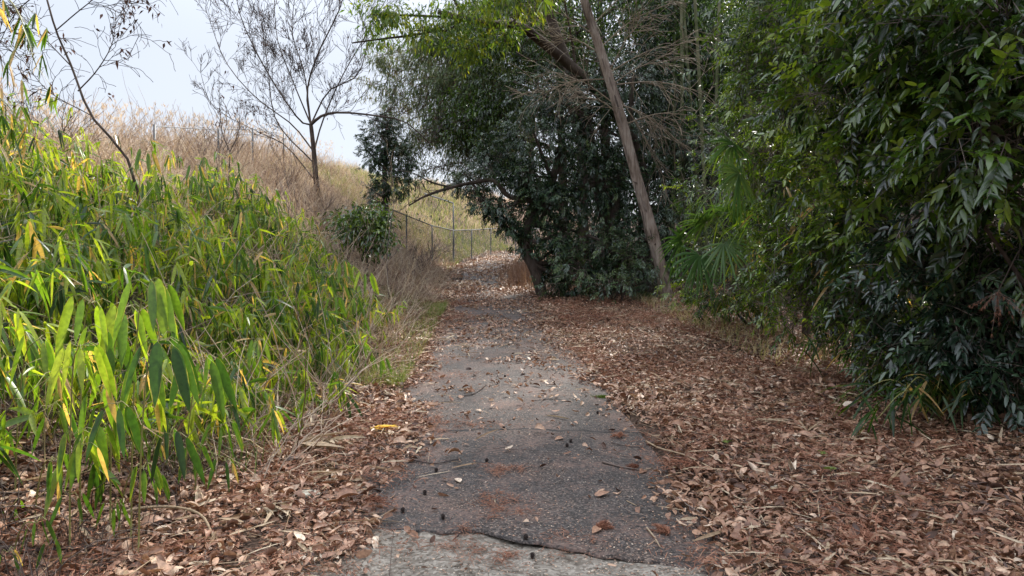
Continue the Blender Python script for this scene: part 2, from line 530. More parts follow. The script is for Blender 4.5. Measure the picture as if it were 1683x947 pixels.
M_GRASS = leaf_mat("green_grass", [(.05, .085, .02), (.11, .165, .035), (.24, .27, .08), (.45, .38, .24)], .6, .3, .35, (1.6, 1.5, .8))
M_TWIG = leaf_mat("twig_bark", [(.05, .037, .032), (.12, .09, .075), (.24, .19, .16)], .85, .2, 0)
M_DARKTWIG = leaf_mat("dark_twig", [(.03, .022, .02), (.075, .055, .05)], .85, .2, 0)
M_PALETWIG = leaf_mat("pale_twig", [(.13, .1, .075), (.27, .21, .15), (.42, .35, .26)], .85, .2, 0)
M_BARK_CEDAR = bark_mat("cedar_bark", [(.06, .043, .033), (.18, .133, .102), (.31, .245, .2), (.42, .36, .3)], (26, 26, 1.6), 1.0, .85)
M_BARK_CEDAR.node_tree.nodes['Bump'].inputs['Distance'].default_value = .05
M_BARK_DARK = bark_mat("dark_bark", [(.025, .018, .014), (.065, .048, .038), (.12, .095, .08)], (14, 14, 4), .8)
M_BARK_GREY = bark_mat("grey_bark", [(.08, .06, .05), (.17, .13, .11), (.27, .22, .19)], (16, 16, 5), .6)
M_CAMELLIA = leaf_mat("camellia_leaf", [(.011, .024, .013), (.028, .056, .028), (.052, .09, .042), (.1, .14, .05)], .24, .6, .12, (1.5, 1.6, .7))
M_SHRUB = leaf_mat("shrub_leaf", [(.009, .02, .007), (.03, .064, .013), (.08, .14, .018), (.19, .25, .03)], .22, .85, .34, (1.8, 1.8, .7))
M_BROAD = leaf_mat("bright_leaf", [(.025, .06, .012), (.06, .12, .016), (.12, .185, .02), (.22, .24, .03)], .4, .45, .5, (2.0, 1.8, .8))
M_CONIF = leaf_mat("cedar_foliage", [(.05, .08, .04), (.1, .14, .065), (.17, .2, .1), (.24, .18, .11)], .6, .3, .25, (1.4, 1.4, .8))
M_BROWNLEAF = leaf_mat("withered_leaf", [(.05, .025, .02), (.12, .055, .04)], .8, .2, .1)
M_PALM = leaf_mat("palm_leaf", [(.03, .08, .02), (.07, .15, .035), (.15, .22, .06)], .35, .5, .35, (1.8, 1.7, .8))
M_METAL = plain_mat("galvanised_metal", (.13, .135, .14), .6, .2)
M_WIRE = plain_mat("wire", (.3, .3, .29), .5, .3)
M_MOSS = leaf_mat("moss", [(.06, .1, .015), (.12, .17, .03)], .9, .1, .2)
M_CULM = bark_mat("bamboo_culm_skin", [(.07, .09, .04), (.13, .14, .07), (.22, .21, .13)], (6, 6, 1.2), .15, .5)

# ------------------------------------------------------------------ setting
def grid_mesh(name, xs, ys, zf, mat, kind='structure', label=None, cat=None):
    X, Y = np.meshgrid(xs, ys)
    Z = zf(X, Y)
    V = np.stack([X, Y, Z], -1).reshape(-1, 3)
    idx = np.arange(X.size).reshape(X.shape)
    q = np.stack([idx[:-1, :-1], idx[:-1, 1:], idx[1:, 1:], idx[1:, :-1]], -1).reshape(-1, 4)
    mb = MB(); mb.add(V, quads=q)
    o = mb.build(name, mat, origin=(0, 0, 0), smooth_shade=True)
    tag(o, label, cat, kind=kind)
    return o


xs = np.concatenate([-np.geomspace(400, 14, 26), np.arange(-13, 10, .16), np.geomspace(10.2, 400, 30)])
ys = np.concatenate([-np.geomspace(300, 3, 16), np.arange(-2, 26, .18), np.arange(26, 70, .6), np.geomspace(71, 800, 24)])


def zground(x, y):
    z = hgt(x, y)
    under = smooth(1.2, 1.0, np.abs(x - path_x(y)))
    return z - .05 * under * (y < 62) * (y > -1)


grid_mesh('ground', xs, ys, zground, M_SOIL, label='brown leafy soil of the banks and forest floor', cat='ground')

# the asphalt path: an irregular edged strip with a worn lip at its near end
NY, NX = 420, 41
yy = np.concatenate([np.linspace(0, 1, NY)]) ** 1.6
V = []
uu = np.linspace(-1, 1, NX)
for j in range(NY):
    for u in uu:
        xx = u * 1.08
        near = np.interp(xx, [-1.1, -.95, -.3, .2, .6, .85, 1.1], [3.95, 3.86, 3.8, 3.62, 3.46, 3.34, 3.2]) + .09 * (fbm(xx * 5, 0.3, 5) - .5) + .05 * (vnoise(xx * 19, .3, 6) - .5)
        y = near + (60 - near) * yy[j]
        wob = .07 * (fbm(y * 1.3, u * 0 + (2 if u > 0 else 7), 9) - .5)
        x = path_x(y) + xx * np.interp(y, [8, 11, 16], [1, .93, .9]) + wob * abs(u) ** 3 * np.sign(u)
        z = hgt(x, y) + .004 - .02 * xx * xx + .012 * (fbm(x * 1.1, y * 1.1, 77) - .5) + .012
        if j == 0: z -= .016
        V.append((x, y, z))
idx = np.arange(NY * NX).reshape(NY, NX)
q = np.stack([idx[:-1, :-1], idx[:-1, 1:], idx[1:, 1:], idx[1:, :-1]], -1).reshape(-1, 4)
mb = MB(); mb.add(V, quads=q)
tag(mb.build('path', M_ASPH, origin=(0, 0, 0), smooth_shade=True), 'narrow dark asphalt path with worn edges and a cross crack', 'path', kind='structure')


def path_near(x):
    return np.interp(x, [-1.1, -.95, -.3, .2, .6, .85, 1.1], [3.95, 3.86, 3.8, 3.62, 3.46, 3.34, 3.2])


def zconc(x, y):
    e = fbm(x * 3.1, y * 3.1, 41) * .04 + vnoise(x * 11, y * 11, 42) * .014 + vnoise(x * 27, y * 27, 43) * .009
    return path_z(y) - .04 + e - .05 * smooth(1.0, 1.5, np.abs(x)) - .2 * smooth(-.1, -.55, path_near(x) + 0 * y - y)


grid_mesh('pavement', np.arange(-1.7, 1.7, .022), np.arange(0.4, 4.3, .022), zconc, M_CONC, label='rough eroded concrete apron in front of the asphalt path', cat='pavement')

# ------------------------------------------------------------------ litter
LE = lambda y: np.interp(y, [3.3, 3.75, 5.2, 5.6, 6.1, 6.6, 7.8, 9.2, 11.2, 14, 20, 40], [-1.0, -.76, -.74, -.6, -.66, -.78, -.98, -.88, -.82, -.9, -1.2, -1.4])
RE = lambda y: np.interp(y, [3, 3.5, 4.1, 4.66, 5.5, 6.6, 7.8, 9.2, 11.2, 14, 20, 40], [.8, .78, .88, .93, 1.0, .93, .8, .76, .62, .6, .7, .8])


def cover(x, y):
    """0 on swept asphalt, 1 in the litter"""
    xx = x - path_x(y)
    w = .62 * (fbm(x * 1.9, y * 1.5, 51) - .47) + .16 * (vnoise(x * 9, y * 9, 52) - .5)
    l = smooth(-.02, .28, LE(y) - xx + w)
    r = smooth(-.02, .28, xx - RE(y) + w)
    base = np.clip(l + r, 0, 1)
    onp = np.interp(y, [3, 7, 9, 11, 13, 16, 19, 22, 30], [.02, .05, .14, .4, .72, .72, .8, 1.2, 1.3]) * smooth(.35, .7, fbm(x * 1.7, y * 1.1, 53) + .13)
    return np.maximum(base, onp)


def zsurf(x, y):
    xx = x - path_x(y)
    on = (np.abs(xx) < 1.05) & (y > path_near(xx))
    z = hgt(x, y)
    near = y < path_near(xx)
    z = np.where(on, z + .016 - .02 * xx * xx, z)
    z = np.where(near & (np.abs(x) < 1.4), zconc(x, y) + .004, z)
    return z


def pile(x, y):
    """thickness of the litter bed"""
    return .035 * smooth(.3, 1, cover(x, y)) * (0.4 + fbm(x * 2.3, y * 2.3, 61))


def litter_pts(n, x0, x1, y0, y1, power=1.0, extra=None):
    yv = y0 + (y1 - y0) * rng.random(n) ** power
    xv = path_x(yv) * smooth(14, 26, yv) + rng.uniform(x0, x1, n)
    k = rng.random(n) < cover(xv, yv)
    if extra is not None: k &= extra(xv, yv)
    return xv[k], yv[k]


def scatter_litter(mb, xv, yv, Lr, Wr, tint, tilt=.45, tm=T_MID, lift=.03):
    n = len(xv)
    z = zsurf(xv, yv) + pile(xv, yv) * rng.random(n) + lift * rng.random(n) ** 2 + .004
    a = rng.uniform(0, 2 * math.pi, n)
    d = np.stack([np.cos(a), np.sin(a), rng.normal(0, tilt * .5, n)], 1)
    up = unit(np.array([0, 0, 1.]) + rng.normal(0, tilt, (n, 3)))
    L = rng.uniform(*Lr, n)
    leaves(mb, np.stack([xv, yv, z + .006], 1), d, L, L * rng.uniform(*Wr, n), tint, droop=rng.uniform(-.2, .25, n), fold=rng.uniform(-.5, 1.3, n), tmpl=tm, up=up, curl=rng.normal(0, .17, n))


mb = MB()
under_l = lambda x, y: x > -4.6
for (n, x0, x1, y0, y1, pw, tm, sc_) in [(74000, -3.4, 4.6, 2.6, 9.5, 1.35, T_MID, .84), (58000, -3.3, 5.2, 9, 20, 1.0, T_SMALL, .88), (28000, -2.2, 4.0, 19, 45, 1.2, T_SMALL, 1.5)]:
    xv, yv = litter_pts(n, x0, x1, y0, y1, pw, under_l)
    patch = fbm(xv * 1.2, yv * 1.2, 71)
    red = smooth(.56, .72, fbm(xv * .9 + 4, yv * .9, 73))
    k = rng.random(len(xv)) > red * .6
    xv, yv, patch = xv[k], yv[k], patch[k]
    tint = np.clip(rng.normal(.42, .24, len(xv)) + (patch - .5) * .8 + (yv > 20) * .3, 0, 1)  # leaves far up the path tinted paler to imitate sunlight there
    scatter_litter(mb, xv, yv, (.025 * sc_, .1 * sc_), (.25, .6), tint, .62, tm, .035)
xv, yv = litter_pts(2600, -3.4, 4.8, 2.6, 8, 1.3, under_l)
scatter_litter(mb, xv, yv, (.08, .14), (.3, .5), np.clip(rng.normal(.5, .3, len(xv)), 0, 1), .5, T_LONG, .035)
xv, yv = litter_pts(60000, -3.4, 4.8, 2.6, 14, 1.3, under_l)
scatter_litter(mb, xv, yv, (.008, .03), (.3, .9), np.clip(rng.normal(.4, .28, len(xv)), 0, 1), .5, T_SMALL, .03)
o = mb.build('leaf_litter', M_LITTER, origin=(0, 0, 0))
tag(o, 'carpet of dry brown fallen leaves along both path edges', 'leaf litter', kind='stuff')

# crumbs and single needles on the asphalt
mb = MB()
n = 26000
yv = 3.3 + 15 * rng.random(n) ** 1.5; xv = path_x(yv) + rng.uniform(-1.1, 1.1, n)
dens = .25 + .75 * smooth(.45, .7, fbm(xv * 2.1, yv * 1.9, 81)) + .5 * smooth(.5, .1, np.minimum(xv - LE(yv), RE(yv) - xv))
k = rng.random(n) < dens * .7
xv, yv = xv[k], yv[k]
m = len(xv)
a = rng.uniform(0, 2 * math.pi, m)
L = rng.uniform(.004, .016, m) * (1 + yv * .03)
leaves(mb, np.stack([xv, yv, zsurf(xv, yv) + .004], 1), np.stack([np.cos(a), np.sin(a), 0 * a + .05], 1), L, L * rng.uniform(.15, .7, m), np.clip(rng.normal(.55, .3, m), 0, 1), droop=0, fold=.3, tmpl=T_SMALL, up=unit(np.array([0, 0, 1.]) + rng.normal(0, .3, (m, 3))))
tag(mb.build('leaf_crumbs', M_LITTER, origin=(0, 0, 0)), 'small crumbs of broken leaf scattered over the asphalt', 'leaf crumbs', kind='stuff')

# rusty needle patches
mb = MB()
def needles(mb, cx, cy, r, n, L=(.02, .06), tw=(.0022, .003), lift=.02, tint=.6, sx=1.3):
    m_ = 9; ca = rng.uniform(0, 2 * math.pi, m_); cr = r * 1.5 * rng.random(m_); ci = rng.integers(0, m_, n)
    rr = r * .38 * np.abs(rng.normal(0, 1, n)) * (.3 + 1.3 * rng.random(m_))[ci]; a = rng.uniform(0, 2 * math.pi, n)
    xv = cx + rr * np.cos(a) * sx + (cr * np.cos(ca) * 1.3)[ci]; yv = cy + rr * np.sin(a) + (cr * np.sin(ca))[ci]
    b = rng.uniform(0, 2 * math.pi, n)
    d = np.stack([np.cos(b), np.sin(b), rng.normal(0, .3, n)], 1)
    leaves(mb, np.stack([xv, yv, zsurf(xv, yv) + pile(xv, yv) * .8 + .005 + lift * rng.random(n)], 1), d, rng.uniform(*L, n), rng.uniform(*tw, n), np.clip(rng.normal(tint, .25, n), 0, 1), droop=.1, fold=.2, tmpl=T_SMALL)


for px, py, r, n in [(715, 712, .22, 1500), (760, 712, .16, 900), (660, 722, .2, 1200), (817, 786, .11, 900), (835, 850, .13, 900), (800, 828, .1, 400), (760, 632, .2, 700), (880, 600, .25, 500), (900, 560, .3, 600), (800, 610, .25, 600), (600, 890, .15, 500), (735, 905, .16, 900), (840, 915, .12, 600), (930, 905, .1, 300)]:
    d = 1725 / (py - 430) * (1 - .035 * (py < 700)); p = at(px, py, d)
    needles(mb, p[0], p[1], r, int(n * .65))
n = 1300
yv = 2.8 + 14 * rng.random(n) ** 1.2; xv = np.where(rng.random(n) < .68, rng.uniform(.9, 4.2, n), rng.uniform(-2.5, -.8, n))
k = smooth(.38, .6, fbm(xv * .9 + 4, yv * .9, 73)) * cover(xv, yv) > rng.random(n) * .65
for x, y in zip(xv[k], yv[k]):
    needles(mb, x, y, .12 + .012 * y, 110, L=(.03, .08), tw=(.0026 + .0002 * y, .004 + .0003 * y), lift=.05, tint=rng.uniform(.25, .75))
tag(mb.build('needle_litter', M_NEEDLE, origin=(0, 0, 0)), 'rusty red drifts of fallen cedar needles among the leaves', 'needle litter', kind='stuff')

# straw pieces and twigs in the litter
mb = MB()
xv, yv = litter_pts(8200, -3.2, 4.4, 2.7, 16, 1.3, under_l)
n = len(xv); b = rng.uniform(0, 2 * math.pi, n)
L = rng.uniform(.08, .32, n)
d = np.stack([np.cos(b), np.sin(b), rng.normal(.05, .12, n)], 1)
leaves(mb, np.stack([xv, yv, zsurf(xv, yv) + pile(xv, yv) + .02], 1), d, L, rng.choice([.003, .004, .006, .014, .02], n), np.clip(rng.normal(.5, .3, n), 0, 1), droop=rng.uniform(0, .15, n), fold=.4, tmpl=T_MID)
tag(mb.build('straw_litter', M_STRAW, origin=(0, 0, 0)), 'pale straw and withered bamboo leaves mixed into the leaf litter', 'straw', kind='stuff')

mb = MB()
xv, yv = litter_pts(2600, -3.2, 4.6, 2.7, 16, 1.3, under_l)
n = len(xv); b = rng.uniform(0, 2 * math.pi, n); L = rng.uniform(.08, .4, n)
u_ = np.linspace(-.5, .5, 5)[None, :, None]
P = np.stack([xv, yv, zsurf(xv, yv) + pile(xv, yv) + .018], 1)[:, None, :] + np.stack([np.cos(b), np.sin(b), rng.normal(0, .08, n)], 1)[:, None, :] * L[:, None, None] * u_ + rng.normal(0, .006, (n, 5, 3))
tubes(mb, P, rng.uniform(.0012, .0035, n)[:, None] * np.linspace(1, .5, 5), 4, tint=rng.uniform(0, 1, n))
tag(mb.build('twig_litter', M_TWIG, origin=(0, 0, 0)), 'thin broken twigs strewn over the leaf litter', 'twig litter', kind='stuff')

# ------------------------------------------------------------------ branching plants
def grow(out, p, d, L, r, level, maxl, R, up=.1, wig=.18, kids=(3, 5), ang=.7, ratio=.62, rr=.55, S=7, start=.25):
    pts = [np.array(p, float)]
    d = unit(np.array(d, float))
    for i in range(S - 1):
        d = unit(d + R.normal(0, wig, 3) + np.array([0, 0, up]))
        pts.append(pts[-1] + d * L / (S - 1))
    pts = np.array(pts)
    rad = r * np.linspace(1, .45 if level < maxl else .3, S)
    out.append((pts, rad, level))
    if level >= maxl: return
    for k in range(R.integers(kids[0], kids[1] + 1)):
        t = R.uniform(start, 1.0)
        i = min(int(t * (S - 1)), S - 2)
        q = pts[i] + (pts[i + 1] - pts[i]) * (t * (S - 1) - i)
        dd = unit(pts[i + 1] - pts[i])
        sd = unit(np.cross(dd, R.normal(0, 1, 3)))
        nd = unit(dd * math.cos(ang) + sd * math.sin(ang) * R.uniform(.7, 1.2))
        grow(out, q, nd, L * ratio * R.uniform(.7, 1.2), rad[i] * rr, level + 1, maxl, R, up, wig, kids, ang, ratio, rr, S, start)


def put(mb, out, levels=None, sides=(8, 6, 4, 3, 3, 3), minr=.0022):
    for lv in sorted(set(o[2] for o in out)):
        if levels and lv not in levels: continue
        P = np.array([o[0] for o in out if o[2] == lv]); R = np.maximum(np.array([o[1] for o in out if o[2] == lv]), minr)
        tubes(mb, P, R, sides[min(lv, 5)], tint=rng.uniform(0.1, .9, len(P)))


def crown(mb, blobs, n_clump, per, L, W, tm=T_SMALL, clump=.16, droop=.3, down=.35, tint=(.5, .2), shell=(.5, 1.0), dens=None, fold=.25, tj=.12, spray=0.0, hollow=0.0, twmb=None):
    """leaf clumps spread through the blobs (centre, (rx,ry,rz)); returns the clump centres"""
    w = np.array([b[1][0] * b[1][1] + b[1][0] * b[1][2] + b[1][1] * b[1][2] for b in blobs], float)
    if dens is not None: w = w * np.array(dens)
    bi = rng.choice(len(blobs), n_clump, p=w / w.sum())
    C = np.array([b[0] for b in blobs], float)[bi]; Rr = np.array([b[1] for b in blobs], float)[bi]
    dr = unit(rng.normal(0, 1, (n_clump, 3)))
    lump = .72 + .5 * vnoise(dr[:, 0] * 2.3 + bi * 5.1, dr[:, 1] * 2.3 + dr[:, 2] * 2.7, 5)
    fr = rng.uniform(shell[0], shell[1], n_clump) * lump
    pos = C + dr * Rr * fr[:, None]
    if hollow:
        hn = vnoise(pos[:, 0] * 1.7 + pos[:, 2] * 1.3, pos[:, 1] * 1.7 - pos[:, 2] * 1.9, 19) * .6 + vnoise(pos[:, 0] * 3.1, pos[:, 2] * 3.3 + pos[:, 1], 20) * .4
        k = hn > hollow
        pos, C, Rr, dr = pos[k], C[k], Rr[k], dr[k]; n_clump = len(pos)
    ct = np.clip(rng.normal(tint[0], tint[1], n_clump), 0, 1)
    if spray:
        t_ = unit(dr * .7 + rng.normal(0, .45, (n_clump, 3)) + np.array([0, 0, -down * .8]))
        sd_ = unit(np.cross(t_, unit(np.array([0, 0, 1.]) + rng.normal(0, .5, (n_clump, 3)))))
        ls = spray * rng.uniform(.6, 1.3, n_clump)
        f = np.tile((np.arange(per) + .5) / per, n_clump)
        R_ = lambda a: np.repeat(a, per, 0)
        P = R_(pos) + R_(t_) * (R_(ls) * f)[:, None]; P[:, 2] -= .12 * R_(ls) * f ** 2
        sg = np.tile(np.where(np.arange(per) % 2, 1., -1.), n_clump)
        sg[per - 1::per] = 0
        D = R_(t_) * .65 + R_(sd_) * (sg * .8)[:, None] + rng.normal(0, .16, P.shape) + np.array([0, 0, -.3 * down])
        nrm = unit(np.cross(sd_, t_)); up = unit(R_(nrm) + rng.normal(0, .3, P.shape))
        N = len(P); Lv = rng.uniform(L * .6, L * 1.2, N) * (1 - .25 * f)
        leaves(mb, P, D, Lv, Lv * W * rng.uniform(.75, 1.1, N), np.clip(R_(ct) + rng.normal(0, tj, N), 0, 1), droop=droop * rng.uniform(.2, 2, N), fold=fold * rng.uniform(.2, 2.6, N), tmpl=tm, up=up, curl=rng.normal(0, .06, N))
        if twmb is not None:
            u_ = np.linspace(0, 1, 4)[None, :, None]
            TP = (pos - t_ * .15)[:, None, :] + t_[:, None, :] * (ls + .15)[:, None, None] * u_
            TP[:, :, 2] -= .12 * ls[:, None] * (u_[:, :, 0] ** 2)
            tubes(twmb, TP, np.broadcast_to(np.linspace(.0035, .0015, 4), (n_clump, 4)), 3, tint=rng.uniform(0, 1, n_clump))
        return pos, C
    N = n_clump * per
    P = np.repeat(pos, per, 0) + rng.normal(0, clump, (N, 3)) * np.array([1, 1, .7])
    D = np.repeat(dr, per, 0) * .7 + rng.normal(0, .65, (N, 3)) + np.array([0, 0, -down])
    Lv = rng.uniform(L * .65, L * 1.25, N)
    leaves(mb, P, D, Lv, Lv * W * rng.uniform(.7, 1.15, N), np.clip(np.repeat(ct, per) + rng.normal(0, tj, N), 0, 1), droop=droop * rng.uniform(0, 2.2, N), fold=fold * rng.uniform(.2, 2.6, N), tmpl=tm, curl=rng.normal(0, .07, N))
    return pos, C


def twigs_to(mb, pos, C, frac=.3, r=.006, S=5, sag=.1):
    k = rng.random(len(pos)) < frac
    p = pos[k]; c = C[k] + (pos[k] - C[k]) * .15
    n = len(p)
    if n == 0: return
    t = np.linspace(0, 1, S)[None, :, None]
    P = c[:, None, :] * (1 - t) + p[:, None, :] * t + rng.normal(0, .05, (n, S, 3))
    P[:, :, 2] += sag * np.sin(np.linspace(0, math.pi, S))
    tubes(mb, P, np.broadcast_to(r * np.linspace(1, .35, S), (n, S)), 3, tint=rng.uniform(0, 1, n))


def tube1(mb, pts, r0, r1, n=14, sides=10, rough=.0, tint=.5):
    P = spline(pts, n)
    R = np.linspace(r0, r1, n) * (1 + rough * rng.normal(0, 1, n))
    tubes(mb, P, R, sides, tint)
    return P


def gp(x, y, dz=0.0):
    return np.array([x, y, float(hgt(x, y)) + dz])


def ground_at(px, py):
    """the ground point seen at a photo pixel"""
    for d in np.arange(2.5, 90, .02):
        p = at(px, py, d)
        if p[2] <= float(hgt(p[0], p[1])): return p
    return at(px, py, 30)


def leafy_tree(name, label, cat, base, trunk_pts, r0, r1, blobs, mat, n_clump, per, L, W, bark=None, group=None, frac=.12, **kw):
    bark = bark or M_BARK_DARK
    t = thing(name, label, cat, base, group)
    mb = MB()
    P = tube1(mb, trunk_pts, r0, r1, 16, 10, .04)
    mb.build('trunk', bark, t, smooth_shade=True)
    mb = MB()
    for c, r in blobs:
        j = int(np.argmin(np.linalg.norm(P[4:] - np.array(c), axis=1))) + 4
        j = max(4, j - 2)
        s = P[j]; e = np.array(c, float); mid = (s + e) / 2 + rng.normal(0, .12, 3) + np.array([0, 0, -.1])
        tube1(mb, [s, mid, e, e + (e - mid) * .5], r1 * .7, .015, 9, 6, .05)
    mb.build('limb', bark, t, smooth_shade=True)
    mb = MB()
    pos, C = crown(mb, blobs, n_clump, per, L, W, **kw)
    f = mb.build('crown', mat, t)
    mb = MB(); twigs_to(mb, pos, C, frac); mb.build('twigs', M_TWIG, t)
    return t


# ------------------------------------------------------------------ the far hill side: fences
def fence(name, label, pts, h, post_r=.028, mesh=True, step=.12, droprail=0.0, postlist=None, group=None):
    base = gp(*pts[0])
    t = thing(name, label, 'fence', base, group)
    P = [gp(*p) for p in pts]
    for i, p in enumerate(P):
        mb = MB(); tubes(mb, np.array([p + [0, 0, -.2], p + [0, 0, h * .5], p + [0, 0, h + .03]]), np.array([post_r] * 3), 8)
        mb.build('post', M_METAL, t)
    mb = MB()
    for a, b in zip(P[:-1], P[1:]):
        tubes(mb, np.array([a + [0, 0, h], (a + b) / 2 + [0, 0, h], b + [0, 0, h]]), np.array([post_r * (.75 if mesh else .4)] * 3), 6)
    mb.build('top_rail', M_METAL, t)
    if mesh:
        mb = MB(); W = []
        for a, b in zip(P[:-1], P[1:]):
            L = np.linalg.norm((b - a)[:2]); n = int((L + h) / step)
            for k in range(-int(h / step), int(L / step) + 1):
                for sgn in (1, -1):
                    s0 = k * step if sgn > 0 else k * step + h
                    # a wire climbing from z=0 at s0 to z=h at s0 + sgn*h, clipped to the bay
                    z0, z1 = 0., h
                    sa, sb = s0, s0 + sgn * h
                    def clip(sa, sb, z0, z1):
                        if sa > sb: sa, sb, z0, z1 = sb, sa, z1, z0
                        if sb <= 0 or sa >= L: return None
                        if sa < 0: z0 = z0 + (z1 - z0) * (-sa) / (sb - sa); sa = 0
                        if sb > L: z1 = z0 + (z1 - z0) * (L - sa) / (sb - sa); sb = L
                        return sa, sb, z0, z1
                    c = clip(sa, sb, z0, z1)
                    if c is None: continue
                    sa, sb, za, zb = c
                    if sb - sa < .03: continue
                    pa = a + (b - a) * (sa / L) + [0, 0, za]; pb = a + (b - a) * (sb / L) + [0, 0, zb]
                    W.append([pa, (pa + pb) / 2, pb])
        W = np.array(W)
        tubes(mb, W, np.full(W.shape[:2], .004), 3)
        mb.build('wire_mesh', M_METAL, t)
    return t


corner = at(745, 433, 30)
cx_, cy_ = corner[0], corner[1]
fence('chain_link_fence', 'chain link fence beside the far path bend with corner post and thin top rail',
      [(-4.05, 22.0), (-3.7, 24.6), (-3.1, 27.2), (cx_, cy_), (-1.9, 33), (-1.1, 36.5), (.2, 40), (1.6, 43.5), (3.4, 47), (5.6, 50.5), (8.2, 54)], 1.45, .027)
u0 = [(-7.0, 13.8), (-7.5, 18.0), (-7.8, 21.2), (-8.1, 25)]
fence('wire_fence', 'grey post and wire fence along the grassy top of the left bank', u0, 1.2, .026, False)
# thin utility pole and stay behind the fence corner
pp = at(746, 384, 31.5); pp[2] = float(hgt(pp[0], pp[1]))
t = thing('pole', 'thin grey pole with a sloping pipe rising behind the fence corner', 'pole', pp)
mb = MB(); tp = at(745, 334, 31.5); tubes(mb, np.array([pp + [0, 0, -.2], (pp + tp) / 2, tp]), np.array([.035, .035, .03]), 8); mb.build('shaft', M_METAL, t)
mb = MB(); q_ = at(697, 318, 33); tubes(mb, np.array([tp, (tp + q_) / 2, q_]), np.array([.03] * 3), 6); mb.build('pipe', M_METAL, t)

# ------------------------------------------------------------------ dry grass of the bank
def in_sasa(x, y):
    lim = np.interp(y, [3, 6, 9, 12, 15, 20], [-1.75, -2.05, -2.1, -2.75, -4.4, -8.0])
    up_ = np.interp(y, [8, 9.3, 11, 13, 15, 18], [-20, -7.6, -5.9, -5.3, -4.8, -4])
    w = 1.3 * (fbm(x * .7, y * .7, 91) - .5)
    gap = smooth(.36, .47, fbm(x * 1.25 + 7, y * 1.25, 90))
    return smooth(.5, -.5, x - lim + w) * smooth(-1.2, .8, x - up_ + 2 * w) * (.1 + .9 * gap)


mb = MB()
n = 72000
yv = 8 + 60 * rng.random(n) ** 1.25
uv = rng.random(n) ** .85 * 11
xv = path_x(yv) - 1.45 - uv
k = (rng.random(n) > in_sasa(xv, yv) * .93)
xv, yv = xv[k], yv[k]; n = len(xv)
green = fbm(xv * .5, yv * .5, 95)
low = smooth(3.0, .3, path_x(yv) - 1.3 - xv)
h = rng.uniform(.25, 1.1, n) * (1 - .6 * low) * (.35 + 1.3 * vnoise(xv * 1.1, yv * 1.1, 96) * vnoise(xv * .45, yv * .45, 94) * 1.5)
far = smooth(19, 30, yv)
h *= 1 - .45 * far
lean = rng.normal(0, .28, (n, 3)) * h[:, None]; lean[:, 2] = 0
blades(mb, np.stack([xv, yv, hgt(xv, yv) - .02], 1), h, lean, rng.uniform(.005, .011, n) * (1 + yv * .03), np.clip(rng.normal(.5, .25, n) + (green - .5) * 1.1, 0, 1))
# straggling dead stems that lie across each other
n = 19000
yv = 4.5 + 30 * rng.random(n) ** 1.2; xv = path_x(yv) - 1.5 - rng.random(n) * 8
k = rng.random(n) > in_sasa(xv, yv) * .95; xv, yv = xv[k], yv[k]; n = len(xv)
b = rng.uniform(0, 2 * math.pi, n)
lowf = smooth(.2, 2.2, path_x(yv) - 1.5 - xv)
p0 = np.stack([xv, yv, hgt(xv, yv) + rng.uniform(0, .6, n) * lowf], 1)
L = rng.uniform(.25, .95, n) * (1 - .45 * smooth(18, 26, yv))
dd = np.stack([np.cos(b) * .8, np.sin(b) * .8, rng.normal(.6, .55, n)], 1)
tt = np.linspace(0, 1, 5)[None, :, None]
P = p0[:, None, :] + dd[:, None, :] * L[:, None, None] * tt + rng.normal(0, .015, (n, 5, 3)); P[:, :, 2] -= (.2 * L)[:, None] * (tt[0, :, 0] ** 2)[None, :]
tubes(mb, P, np.broadcast_to(np.linspace(.0055, .0025, 5), (n, 5)), 3, tint=rng.uniform(0, 1, n))
tag(mb.build('dry_grass', M_DRYGRASS, origin=(0, 0, 0)), 'tangled tan dry grass and dead stems covering the left bank', 'dry grass', kind='stuff')

# seed heads along the skyline
mb = MB()
n = 1700
yv = rng.uniform(9, 34, n); xv = path_x(yv) - rng.uniform(7.3, 9.8, n)
h = rng.uniform(.7, 1.9, n)
lean = rng.normal(0, .1, (n, 3)); lean[:, 2] = 0
base = np.stack([xv, yv, hgt(xv, yv)], 1)
blades(mb, base, h, lean, .008, rng.uniform(.2, .7, n))
tip = base + np.stack([lean[:, 0], lean[:, 1], h * .72], 1)
for kk in range(5):
    a = rng.uniform(0, 6.3, n)
    leaves(mb, tip + rng.normal(0, .015, (n, 3)), np.stack([np.cos(a) * .35, np.sin(a) * .35, 0 * a + 1], 1), rng.uniform(.08, .2, n), .014, rng.uniform(.3, 1, n), droop=.25)
tag(mb.build('plume_grass', M_DRYGRASS, origin=(0, 0, 0)), 'tall pale seed heads of plume grass on the bank skyline', 'plume grass', kind='stuff')

# green grass at the foot of the bank and beyond the fence
mb = MB()
n = 30000
yv = np.concatenate([rng.uniform(7.5, 16, n // 2), rng.uniform(27, 52, n - n // 2)])
xv = path_x(yv) - np.where(yv < 20, 1.15 + rng.random(n) ** 1.5 * 1.4, 1.4 + rng.random(n) * 8)
g = fbm(xv * .55 + 3, yv * .4, 97)
keep = np.where(yv < 20, smooth(.45, .7, g) * .7 + .15, smooth(.3, .5, fbm(xv * .3, yv * .25, 99)))
k = rng.random(n) < keep; xv, yv = xv[k], yv[k]; n = len(xv)
h = rng.uniform(.08, .3, n) * np.where(yv < 20, 1, 2.0)
lean = rng.normal(0, .5, (n, 3)) * h[:, None]; lean[:, 2] = 0
blades(mb, np.stack([xv, yv, hgt(xv, yv)], 1), h, lean, np.where(yv < 20, .007, .02), np.clip(rng.normal(.5, .25, n), 0, 1))
